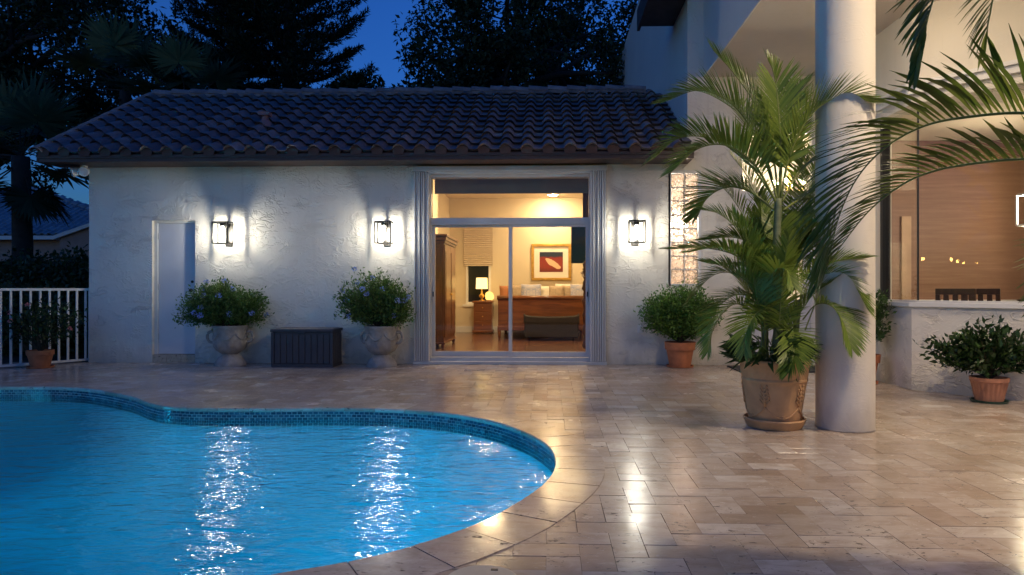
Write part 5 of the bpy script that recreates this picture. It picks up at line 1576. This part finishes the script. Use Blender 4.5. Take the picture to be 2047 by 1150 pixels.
def conifer(loc, H, label, seed):
    rng = np.random.default_rng(seed)
    t = thing('conifer', label, 'tree', loc)
    MB().tube([(0, 0, -.1), (.05, .05, H * .5), (0, 0, H)], [.32, .22, .04], 10).build('trunk', M['bark'], t, True)
    P = []; D = []
    mb = MB()
    z = 3.4
    while z < H - .4:
        nb_ = 6
        a0 = rng.random() * 6.28
        R_ = 2.85 * (1 - (z / (H + 6)) ** 1.6) * rng.uniform(.85, 1.1)
        for k in range(nb_):
            a = a0 + 2 * PI * k / nb_ + rng.normal() * .12
            L = R_ * rng.uniform(.75, 1.08)
            dirv = np.array((math.cos(a), math.sin(a), 0))
            pts = [np.array((0, 0, z)) + dirv * L * u + np.array((0, 0, L * (.02 * u + .26 * u ** 2.4 - .10 * math.sin(PI * u)))) for u in np.linspace(0, 1, 7)]
            mb.tube([tuple(p) for p in pts], [.055 * (1 - .85 * q / 6) for q in range(7)], 5, cap=False)
            lat = np.array((-dirv[1], dirv[0], 0))
            # side twigs that sweep forward and up, clothed with needles
            for q in range(15):
                u = .14 + .86 * q / 14
                b = np.array([np.interp(u * 6, range(7), [p[c] for p in pts]) for c in range(3)])
                for s in (-1, 1):
                    tl_ = (.30 + .52 * math.sin(PI * min(1, u * .95))) * rng.uniform(.7, 1.15)
                    td = dirv * .75 + lat * s * .65 + np.array((0, 0, .30 + .25 * u)); td /= np.linalg.norm(td)
                    m_ = 26
                    uu = rng.random(m_)[:, None]
                    P.append(b + td * tl_ * uu + rng.normal(size=(m_, 3)) * .02)
                    D.append(td * .75 + rng.normal(size=(m_, 3)) * .5 + np.array((0, 0, .25)))
        z += rng.uniform(.50, .70)
    mb.build('branches', M['bark'], t, True)
    P = np.vstack(P); D = np.vstack(D); n = len(P)
    s = .17 * (.7 + .6 * rng.random(n))
    link('crown', leaf_mesh('crown', P, D, s, s * .22, M['leaf_conifer'], rng), t)
conifer((-7.9, 20.5, 0), 15.5, 'tall black tiered conifer rising behind the roof ridge', 201)
conifer((-11.0, 23.5, 0), 15.0, 'second dark tiered conifer standing partly behind the left side of the tall one', 202)

def fan_leaf(root, base, az, el, pet, rad_, seed, mat='leaf_fan'):
    """one fan: stalk and a half disc of narrow pleated blades with drooping tips"""
    rng = random.Random(seed)
    d = Vector((math.cos(az) * math.cos(el), math.sin(az) * math.cos(el), math.sin(el)))
    hub = Vector(base) + d * pet
    lat = d.cross(Vector((0, 0, 1))).normalized()
    up = lat.cross(d).normalized()
    mb = MB()
    nb_ = 38
    for k in range(nb_):
        a = R(-130 + 260 * k / (nb_ - 1))
        bd = (d * math.cos(a) + lat * math.sin(a) + up * .12 * rng.uniform(-1, 1)).normalized()
        LL = rad_ * (.74 + .26 * math.cos(a * .75)) * rng.uniform(.92, 1.05)
        leaflet(mb, hub, bd, up, LL, rad_ * .10, .07 * rng.uniform(.5, 1.6), 3)
    fr = mb.build('fan_leaf', M[mat], root)
    MB().tube([tuple(base), tuple(Vector(base) + d * pet * .6 + Vector((0, 0, .04))), tuple(hub)], [.022, .016, .012], 5).build('stalk', M['bark'], fr)

def fan_palm(loc, h, label, seed, n=18, rad_=.85, pet=.95, skirt=10, tr=.17):
    rng = random.Random(seed)
    t = thing('fan_palm', label, 'palm', loc)
    MB().tube([(0, 0, -.1), (.05, 0, h * .5), (0, 0, h)], [tr * 1.15, tr, tr * .9], 12).build('trunk', M['bark'], t, True)
    for k in range(n):
        az = 2.399 * k + rng.uniform(-.2, .2)
        el = R(70 - 88 * k / n + rng.uniform(-10, 10))
        fan_leaf(t, (0, 0, h), az, el, pet * rng.uniform(.8, 1.1), rad_ * rng.uniform(.85, 1.1), seed * 50 + k)
    # hanging dead leaves
    for k in range(skirt):
        az = 2.399 * k + 1
        fan_leaf(t, (0, 0, h - .15), az, R(-38 - rng.uniform(0, 25)), pet * .8, rad_ * .8, seed * 90 + k, 'leaf_tree')
fan_palm((-13.0, 16.4, 0), 4.45, 'fan palm with dark trunk at the far left edge, over the neighbouring roof', 301, 13, 1.05, 1.25, 6, .22)
fan_palm((-9.75, 18.2, 0), 6.1, 'fan palm whose pale fans rise beside the left end of the roof ridge', 302, 12, 1.0, 1.15, 5, .16)
fan_palm((-11.75, 18.6, 0), 6.7, 'tall fan palm standing between the other two fan palms', 303, 11, 1.05, 1.15, 5, .16)

# hedge beyond the fence
hd = thing('hedge', 'dense dark hedge behind the white picket fence', 'hedge', (-10.6, 13.0, 0))
rng_ = np.random.default_rng(401)
HC = np.stack([rng_.uniform(-3.2, 2.9, 300), rng_.uniform(-.6, .8, 300), rng_.uniform(.1, 1.72, 300)], 1)
P, D, s = cloud_leaves(HC, np.full(300, .42), 75, .10, rng_)
link('foliage', leaf_mesh('foliage', P, D, s, s * .55, M['leaf_hedge'], rng_), hd)
mb = MB()
for k in range(14): mb.tube([(-3 + k * .45, .1, -.1), (-3 + k * .45 + rng_.normal() * .1, .1, 1.8)], [.03, .012], 5)
mb.build('stems', M['bark'], hd, kind='stuff')
MB().box(-3.4, 3.0, .35, .75, -0.1, 1.75).build('dense_core', M['leaf_tree'], hd)
hd2 = thing('border_shrub', 'low leafy shrub with catching light just behind the fence top', 'shrub', (-8.9, 11.6, 0))
shrub(hd2, (0, 0, .75), (1.5, .35, .62), 150, 2600, .085, .05, M['leaf_hedge'], 402, base=(0, 0, .0), inner=.3, lump=.25)

# ---- neighbouring house
nb = thing('neighbour_house', 'neighbouring house with grey tiled hip roof behind the hedge at far left', 'house', (-19.0, 27.0, 0))
EZn, RZn = 3.35, 6.0
MB().box(-15, 2.4, 0.5, 9, 0, EZn).build('wall', M['nb_wall'], nb)
nroof = MB().add([(-16, 0, EZn), (3.3, 0, EZn), (-6.0, 5.1, RZn), (-16, 5.1, RZn), (3.3, 10.2, EZn), (-16, 10.2, EZn)],
                 [(0, 1, 2, 3), (1, 4, 2), (3, 2, 4, 5), (0, 5, 4, 1)]).build('roof', M['nb_tile'], nb)
tmb = MB(); rr = random.Random(9)
sl = Vector((0, 5.1, RZn - EZn)); slL = sl.length; sd_ = sl.normalized(); sn = Vector((0, -sd_.z, sd_.y))
for r_ in range(15):
    for c in range(64):
        x = -16 + c * .30
        u = r_ * .38
        lim = 3.3 - 9.3 * (u / slL)
        if x > lim - .1: continue
        p = Vector((x, 0, EZn)) + sd_ * u + sn * .02
        vs_ = []
        for (uu, lift) in ((0, .04), (.42, .015)):
            for q in range(6):
                w_ = q / 5
                h_ = .075 * math.sin(PI * min(1, w_ / .66)) if w_ < .66 else 0
                vs_.append(tuple(p + Vector((w_ * .30, 0, 0)) + sd_ * uu + sn * (h_ + lift)))
        fs = [(q, q + 1, 7 + q, 6 + q) for q in range(5)]
        vs_ += [tuple(Vector(v) - sn * .04) for v in vs_[:6]]
        fs += [(12 + q, 13 + q, q + 1, q) for q in range(5)]
        tmb.add(vs_, fs)
tmb.build('roof_tiles', M['nb_tile'], nroof, kind='stuff')
hp = MB()
for k in range(16):
    u = k / 16
    a = Vector((3.3, 0, EZn)).lerp(Vector((-6.0, 5.1, RZn)), u) + Vector((0, 0, .06)); b_ = Vector((3.3, 0, EZn)).lerp(Vector((-6.0, 5.1, RZn)), u + .07) + Vector((0, 0, .05))
    hp.tube([tuple(a), tuple(b_)], [.15, .12], 8)
hp.build('hip_tiles', M['nb_tile'], nroof, True, kind='stuff')
MB().box(-16, 3.3, -.03, 0.0, EZn - .16, EZn - .01).build('fascia', M['paint'], nroof)
# a small front gable with pale rake
MB().add([(.4, -1.6, EZn - .22), (2.8, -1.6, EZn + .60), (2.8, -1.6, 0), (.4, -1.6, 0), (.4, .5, EZn - .22), (2.8, .5, EZn + .60), (2.8, .5, 0), (.4, .5, 0)],
         [(0, 3, 2, 1), (0, 4, 7, 3), (1, 2, 6, 5), (0, 1, 5, 4)]).build('gable', M['nb_wall'], nb)
MB().add([(.2, -1.75, EZn - .30), (2.9, -1.75, EZn + .62), (2.9, -1.75, EZn + .76), (.2, -1.75, EZn - .16), (.2, .4, EZn - .30), (2.9, .4, EZn + .62), (2.9, .4, EZn + .76), (.2, .4, EZn - .16)],
         [(0, 1, 2, 3), (7, 6, 5, 4), (0, 4, 5, 1), (3, 2, 6, 7)]).build('rake_board', M['paint'], nb)

# ================================================================== bedroom furniture
# armoire: near side faces the glass, doors face right
t = thing('armoire', 'tall walnut two-door armoire just inside the left of the sliding door', 'armoire', (-2.21, 13.95, 0.03))
t.scale = (.75, 1, 1)
MB().box(-.26, .26, -.78, .78, .12, 2.05).build('body', M['walnut'], t, bev=.004, seg=1)
MB().box(-.29, .30, -.82, .82, 2.051, 2.10).box(-.31, .33, -.85, .85, 2.101, 2.17).box(-.33, .36, -.88, .88, 2.171, 2.22).build('cornice', M['walnut'], t, bev=.012)
for k in (0, 1):
    y0 = -.75 + k * .755
    dr = MB().box(.2605, .285, y0, y0 + .745, .22, 2.02).build('door', M['walnut'], t, bev=.003, seg=1)
    MB().box(.2855, .296, y0 + .10, y0 + .645, .34, 1.90).build('panel', M['walnut'], dr, bev=.006)
    MB().sphere((.31, y0 + (.70 if k == 0 else .045), 1.05), .018, 8, 6).build('knob', M['gold'], dr, True)
MB().box(-.2605, -.27, 0, .001, .2, .201).build('side_panel', M['walnut'], t)
MB().box(-.20, .20, -.795, -.7805, .45, 1.35).build('side_moulding', M['walnut'], t, bev=.006)
MB().box(-.20, .20, -.795, -.7805, 1.50, 1.95).build('side_moulding', M['walnut'], t, bev=.006)
MB().box(-.28, .29, -.80, .80, .09, .119).build('base_moulding', M['walnut'], t, bev=.006)
for sx in (-.23, .23):
    for sy in (-.74, .74): MB().tube([(sx, sy, 0), (sx, sy, .045), (sx, sy, .089)], [.03, .05, .045], 10).build('foot', M['walnut'], t, True)

# nightstand
t = thing('nightstand', 'walnut nightstand with drawers below the lit table lamp', 'nightstand', (-1.69, 17.86, 0.03))
MB().box(-.235, .235, -.2, .22, .09, .80).build('body', M['walnut_h'], t, bev=.004)
MB().box(-.27, .27, -.24, .24, .801, .85).build('top', M['walnut_h'], t, bev=.012)
MB().box(-.26, .26, -.23, .235, .02, .089).build('plinth', M['walnut_h'], t, bev=.01)
for k in range(3):
    dr = MB().box(-.20, .20, -.212, -.2005, .12 + k * .225, .32 + k * .225).build('drawer', M['walnut_h'], t, bev=.004)
    MB().sphere((0, -.222, .22 + k * .225), .014, 8, 6).build('knob', M['gold'], dr, True)
t = thing('table_lamp', 'lit table lamp with cream drum shade and glass baluster base on the nightstand', 'table lamp', (-1.73, 17.84, 0.88))
MB().lathe([(.001, 0), (.075, 0), (.075, .015), (.02, .03), (.02, .05), (.055, .09), (.075, .13), (.04, .18), (.018, .20), (.03, .23), (.012, .27), (.012, .34)], 20, cap=False).build('base', M['gold'], t, True)
MB().lathe([(.155, .31), (.145, .60)], 28, cap=False).build('shade', M['e_shade'], t, True)
t = thing('salt_lamp', 'small glowing amber salt lamp on the nightstand', 'lamp', (-1.53, 17.80, 0.88))
MB().lathe([(.05, 0), (.055, .02)], 16).build('base', M['walnut'], t)
def rock(r, z, a, k): return r * (1 + .12 * math.sin(3 * a + k) + .06 * math.sin(7 * a))
MB().lathe([(.07, .021), (.105, .05), (.11, .13), (.09, .20), (.05, .235), (.005, .24)], 14, rfun=rock).build('crystal', M['e_salt'], t)

# bed: footboard towards the glass, headboard at the wall
t = thing('bed', 'wide walnut sleigh bed with tall panelled footboard', 'bed', (-0.12, 16.9, 0.03))
def sleigh(y, h0, h1, lean, name):
    mb = MB(); n = 8
    vs_ = []
    prof = []
    for k in range(n + 1):
        u = k / n
        prof.append((lean * (u ** 2.2), h0 + (h1 - h0) * u))
    th = .035
    for (dy, z) in prof:
        for x in (-1.03, 1.03):
            vs_.append((x, y + dy - th, z)); vs_.append((x, y + dy + th, z))
    fs = []
    for k in range(n):
        b = 4 * k
        fs += [(b, b + 2, b + 6, b + 4), (b + 3, b + 1, b + 5, b + 7), (b + 1, b, b + 4, b + 5), (b + 2, b + 3, b + 7, b + 6)]
    fs += [(0, 1, 3, 2), (4 * n, 4 * n + 2, 4 * n + 3, 4 * n + 1)]
    mb.add(vs_, fs)
    o = mb.build(name, M['walnut_h'], t, True); autosmooth(o, 40)
    MB().tube([(-1.05, y + lean * 1.05, h1), (1.05, y + lean * 1.05, h1)], .05, 14).build('scroll_rail', M['walnut_h'], o, True)
    MB().box(-1.04, 1.04, y - .05, y + .05, h0 - .10, h0 + .0).build('lower_rail', M['walnut_h'], o, bev=.008)
    for x in (-1.0, 1.0):
        MB().tube([(x, y, 0), (x, y, .10), (x, y, h0)], [.025, .04, .05], 10).build('leg', M['walnut_h'], o, True)
    return o
fb = sleigh(-1.12, .30, .96, -.06, 'footboard')
for k in range(3):
    x0 = -.98 + k * .66
    MB().box(x0, x0 + .64, -1.162 - .0, -1.156, .36, .72).build('panel', M['walnut_h'], fb, bev=.003)
sleigh(1.16, .30, 1.16, .06, 'headboard')
for x in (-1.0, 1.0): MB().box(x - .025, x + .025, -1.08, 1.12, .28, .42).build('side_rail', M['walnut_h'], t)
MB().box(-.96, .96, -1.02, 1.08, .36, .66).build('mattress', M['linen'], t, bev=.05, seg=3)
MB().box(-.985, .985, -1.03, .55, .45, .705).build('duvet', M['linen'], t, bev=.06, seg=3)

def pillow(x, y, z, w, h, rot, mat, label):
    n = 12
    vs_ = []; fs = []
    for s in (-1, 1):
        for i in range(n + 1):
            for j in range(n + 1):
                u, v = i / n * 2 - 1, j / n * 2 - 1
                th = .085 * (max(0, (1 - u ** 4) * (1 - v ** 4))) ** .6
                k = 1 - .07 * (abs(u) * abs(v))
                pinch = 1 - .06 * (1 - abs(v)) * abs(u) ** 3
                vs_.append((u * w / 2 * (1 - .05 * (1 - v * v)), s * th, v * h / 2 * (1 - .05 * (1 - u * u))))
    m_ = (n + 1) ** 2
    for s in (0, 1):
        for i in range(n):
            for j in range(n):
                q = s * m_ + i * (n + 1) + j
                f = (q, q + n + 1, q + n + 2, q + 1)
                fs.append(f if s == 0 else f[::-1])
    o = MB().add(vs_, fs).build('pillow', mat, None, True)
    o.location = (x, y, z); o.rotation_euler = (R(-14), 0, rot)
    tag(o, label, 'pillow', 'pillows on the bed')
for x, y, w, h, rot, m_, lb in [
    (-1.00, 17.55, .5, .42, .1, 'pillow_rust', 'rust pillow at the left end of the bed'),
    (-.80, 17.42, .45, .45, .05, 'pillow_taupe', 'taupe pillow beside the rust one on the bed'),
    (-.62, 17.62, .62, .44, 0, 'linen', 'ivory pillow behind the left blue patterned pillow'),
    (-.42, 17.22, .52, .50, .04, 'pillow_blue', 'blue medallion patterned pillow left of centre on the bed'),
    (.02, 17.50, .62, .40, 0, 'linen', 'ivory pillow at the middle of the bed'),
    (.22, 17.32, .40, .42, -.1, 'pillow_taupe', 'taupe tasselled pillow at the middle of the bed'),
    (.50, 17.62, .62, .52, .05, 'linen', 'tall ivory pillow under the framed picture'),
    (.58, 17.40, .46, .44, 0, 'pillow_taupe', 'taupe pillow behind the right blue patterned pillow'),
    (.82, 17.22, .52, .50, -.03, 'pillow_blue', 'blue medallion patterned pillow at the right of the bed')]:
    pillow(x, y, 1.07, w, h, rot, M[m_], lb)

# black bench at the foot of the bed
t = thing('bench', 'low black upholstered bench standing at the foot of the bed', 'bench', (0.08, 15.42, 0.03))
MB().box(-.60, .60, -.235, .22, .07, .44).build('skirt', M['fur'], t, bev=.03, seg=3)
mb = MB(); nn = 12
vs_ = []
for i in range(nn + 1):
    u = i / nn * 2 - 1
    z = .53 + .03 * (u * u) + (.02 if abs(u) > .85 else 0)
    for (y, zz) in ((-.24, .39), (-.24, z), (.24, z), (.24, .39)): vs_.append((u * .62, y, zz))
fs = []
for i in range(nn):
    for q in range(4): fs.append((4 * i + q, 4 * i + (q + 1) % 4, 4 * (i + 1) + (q + 1) % 4, 4 * (i + 1) + q))
fs += [(0, 1, 2, 3), (4 * nn + 3, 4 * nn + 2, 4 * nn + 1, 4 * nn)]
mb.add(vs_, [f[::-1] for f in fs]).build('seat', M['fur'], t, bev=.02)
for sx in (-.5, .5):
    for sy in (-.16, .16): MB().tube([(sx, sy, 0), (sx, sy, .15)], [.02, .032], 8).build('leg', M['mahog_dark'], t, True)

# framed picture: plain warm composition in a wide mount
def artmat():
    m, nt, out = newmat('abstract print')
    b = nt.nodes.new('ShaderNodeBsdfPrincipled')
    tc = nt.nodes.new('ShaderNodeTexCoord')
    sx = nt.nodes.new('ShaderNodeSeparateXYZ'); nt.links.new(tc.outputs['Object'], sx.inputs[0])
    wob = math_(nt, 'MULTIPLY', math_(nt, 'SUBTRACT', noise(nt, tc.outputs['Object'], 5, 3), .5), .12)
    zz = math_(nt, 'ADD', sx.outputs[2], wob)
    base = ramp(nt, math_(nt, 'ADD', math_(nt, 'MULTIPLY', zz, 1.4), .5), [(0.0, (.07, .02, .02)), (.35, (.26, .035, .018)), (.66, (.24, .03, .018)), (.72, (.025, .03, .05)), (1.0, (.02, .03, .05))])
    dx = math_(nt, 'SUBTRACT', sx.outputs[0], .05); dz = math_(nt, 'ADD', math_(nt, 'ADD', zz, math_(nt, 'MULTIPLY', sx.outputs[0], .55)), .01)
    e = math_(nt, 'ADD', math_(nt, 'POWER', math_(nt, 'DIVIDE', dx, .21), 2.0), math_(nt, 'POWER', math_(nt, 'DIVIDE', dz, .085), 2.0))
    col = mixc(nt, ramp(nt, e, [(.9, 1.0), (1.0, 0.0)]), base, (.72, .48, .30))
    nt.links.new(col, b.inputs['Base Color']); b.inputs['Roughness'].default_value = .3
    nt.links.new(b.outputs[0], out.inputs[0])
    return m
t = thing('framed_picture', 'warm red and peach picture in broad gilt frame above the bed', 'picture', (0.09, BY1, 1.90))
mb = MB(); W_, H_ = .53, .49
for (a, b, c, d_) in ((-W_, W_, -H_, -H_ + .075), (-W_, W_, H_ - .075, H_), (-W_, -W_ + .075, -H_ + .0755, H_ - .0755), (W_ - .075, W_, -H_ + .0755, H_ - .0755)):
    mb.box(a, b, -.05, -.003, c, d_)
mb.build('frame', M['gold'], t, bev=.012)
MB().box(-W_ + .0755, W_ - .0755, -.018, -.004, -H_ + .0755, H_ - .0755).build('mount', M['mat_board'], t)
MB().box(-.31, .31, -.022, -.0185, -.26, .27).build('print', artmat(), t)

# television on a swing arm and the carved console below it
t = thing('television', 'flat black television hanging at the right inside the sliding door', 'television', (1.12, 12.95, 2.08), R(-8))
MB().box(-.68, .68, -.03, .02, -.40, .40).build('housing', M['black'], t, bev=.008)
MB().box(-.66, .66, -.034, -.0305, -.375, .38).build('screen', M['screen'], t)
MB().box(-.04, .04, .021, .3, -.05, .05).build('arm', M['black'], t)
t = thing('console', 'carved dark wood console standing at the right edge of the sliding door', 'console', (1.13, 13.1, 0.03))
MB().box(-.40, .40, -.26, .5, .10, 1.40).build('body', M['walnut'], t, bev=.005, seg=1)
MB().box(-.46, .43, -.31, .53, 1.401, 1.46).box(-.48, .45, -.33, .55, 1.461, 1.50).build('top', M['walnut'], t, bev=.01)
pl = MB(); pts = []
for k in range(25):
    z = .05 + k * .056
    pts.append((.042 + .016 * math.sin(k * 1.3) + .01 * math.sin(k * 2.9), z))
pl.lathe(pts, 14, (-.435, -.285, 0))
pl.build('carved_post', M['walnut'], t, True)
MB().lathe([(.03, 0), (.05, .03), (.03, .06), (.045, .12), (.02, .18), (.001, .2)], 14, (-.435, -.285, 1.50)).build('finial', M['walnut'], t, True)
for sx in (-.34, .34): MB().box(sx - .05, sx + .05, -.24, .46, 0, .099).build('foot', M['walnut'], t, bev=.01)

# woven shade in the bedroom window, drawn half down
t = thing('window_shade', 'cream woven shade half lowered over the bedroom window', 'window shade', (-1.855, BY1 - .05, 3.0))
MB().box(-.40, .40, -.05, .03, -.02, .05).build('headrail', M['blindcloth'], t)
for k in range(22):
    z = -.055 - k * .0505
    MB().add([(-.385, -.012, z), (.385, -.012, z), (.385, -.034, z - .025), (-.385, -.034, z - .025), (.385, -.012, z - .050), (-.385, -.012, z - .050)],
             [(0, 3, 2, 1), (3, 5, 4, 2)]).build('pleat', M['blindcloth'], t)
MB().box(-.39, .39, -.036, -.006, -1.20, -1.168).build('bottom_bar', M['blindcloth'], t)
# taupe roller shade drawn up inside the transom, brown drape at its side
t = thing('roller_shade', 'dark taupe shade drawn up along the top of the transom window', 'window shade', (-0.60, IY + .10, 2.78))
MB().box(-1.26, 1.27, 0, .012, 0.0, .30).build('cloth', M['shadecass'], t)
MB().box(-1.26, 1.27, -.008, .02, -.022, -.0005).build('hem_bar', M['shadecass'], t)
MB().tube([(-1.27, .02, .33), (1.28, .02, .33)], .04, 12).build('roller', M['shadecass'], t, True)
t = thing('drape', 'narrow brown drape gathered at the right of the transom window', 'curtain', (0.62, IY + .30, 0.03))
mb = MB(); vs_ = []
for k in range(17):
    x = -.04 + k * .018; y = .03 * math.sin(k * 1.6)
    vs_ += [(x, y, 2.25), (x, y, 3.4)]
mb.add(vs_, [(2 * k, 2 * k + 2, 2 * k + 3, 2 * k + 1) for k in range(16)])
mb.build('cloth', M['curtain'], t, True)
MB().tube([(-.1, 0, 3.41), (.5, 0, 3.41)], .014, 8).build('rod', M['bronze'], t)

# ================================================================== dining room furniture
def dining_chair(x, y, rz, label):
    t = thing('dining_chair', label, 'chair', (x, y, 0.02), rz, 'dining chairs behind the bay glass')
    MB().box(-.23, .23, -.22, .22, .43, .48).build('seat', M['mahog_dark'], t, bev=.01)
    for sx in (-.20, .20):
        MB().box(sx - .02, sx + .02, .18, .22, 0, .429).build('leg', M['mahog_dark'], t)
        MB().box(sx - .022, sx + .022, -.22, -.18, 0, .429).build('leg', M['mahog_dark'], t)
        MB().box(sx - .024, sx + .024, -.222, -.185, .481, 1.10).build('back_post', M['mahog_dark'], t)
    MB().box(-.226, .226, -.225, -.183, 1.101, 1.18).build('top_rail', M['mahog_dark'], t, bev=.006)
    MB().box(-.17, .17, -.215, -.19, .62, .66).build('low_rail', M['mahog_dark'], t)
    for k in range(3): MB().box(-.135 + k * .105, -.075 + k * .105, -.212, -.192, .661, 1.10).build('back_slat', M['mahog_dark'], t)
dining_chair(5.30, 8.95, R(-48), 'dark slat-back dining chair nearer the black corner joint of the bay')
dining_chair(5.92, 9.45, R(-48), 'dark slat-back dining chair nearer the pendant lantern')
t = thing('dining_table', 'dark dining table under the pendant lantern', 'table', (6.5, 9.1, 0.02), R(-40))
MB().box(-.85, .85, -.5, .5, .72, .77).build('table_top', M['mahog_dark'], t, bev=.01)
for sx in (-.75, .75):
    for sy in (-.42, .42): MB().box(sx - .04, sx + .04, sy - .04, sy + .04, 0, .719).build('leg', M['mahog_dark'], t)
t = thing('bowl', 'wide dark bowl standing on the dining table', 'bowl', (6.15, 8.75, 0.79))
MB().lathe([(.06, 0), (.07, .02), (.05, .10), (.12, .18), (.24, .26), (.25, .27), (.23, .265), (.10, .19), (.001, .17)], 28, cap=False).build('body', M['mahog_dark'], t, True)

# ================================================================== lamps far across the garden, seen only mirrored in the bay glass
M['e_far'] = emat('far lamp globe', (1.0, 0.60, 0.16), 70)
for k, (x, y, z, lb) in enumerate([(-27.31, -3.89, 2.82, 'far warm lamp post whose reflection is nearest the corner joint of the bay glass'),
                                   (-26.72, -5.08, 2.76, 'far warm lamp post mirrored second from the corner joint of the bay glass'),
                                   (-26.60, -5.33, 2.65, 'far warm lamp post mirrored third from the corner joint of the bay glass'),
                                   (-26.47, -5.57, 2.56, 'far warm lamp post mirrored fourth from the corner joint of the bay glass'),
                                   (-26.18, -6.12, 2.54, 'faint far lamp post mirrored fifth from the corner joint of the bay glass'),
                                   (-25.66, -7.09, 3.06, 'far warm lamp post mirrored highest in the bay glass, below the pendant')]):
    t = thing('lamp_post', lb, 'lamp post', (x, y, -0.1), 0, 'lamp posts across the garden')
    MB().tube([(0, 0, 0), (0, 0, z)], [.05, .035], 8).build('post', M['bronze'], t)
    MB().sphere((0, 0, z + .1), (.09, .08, .07, .06, .04, .07)[k], 10, 8).build('globe', M['e_far'], t, True)
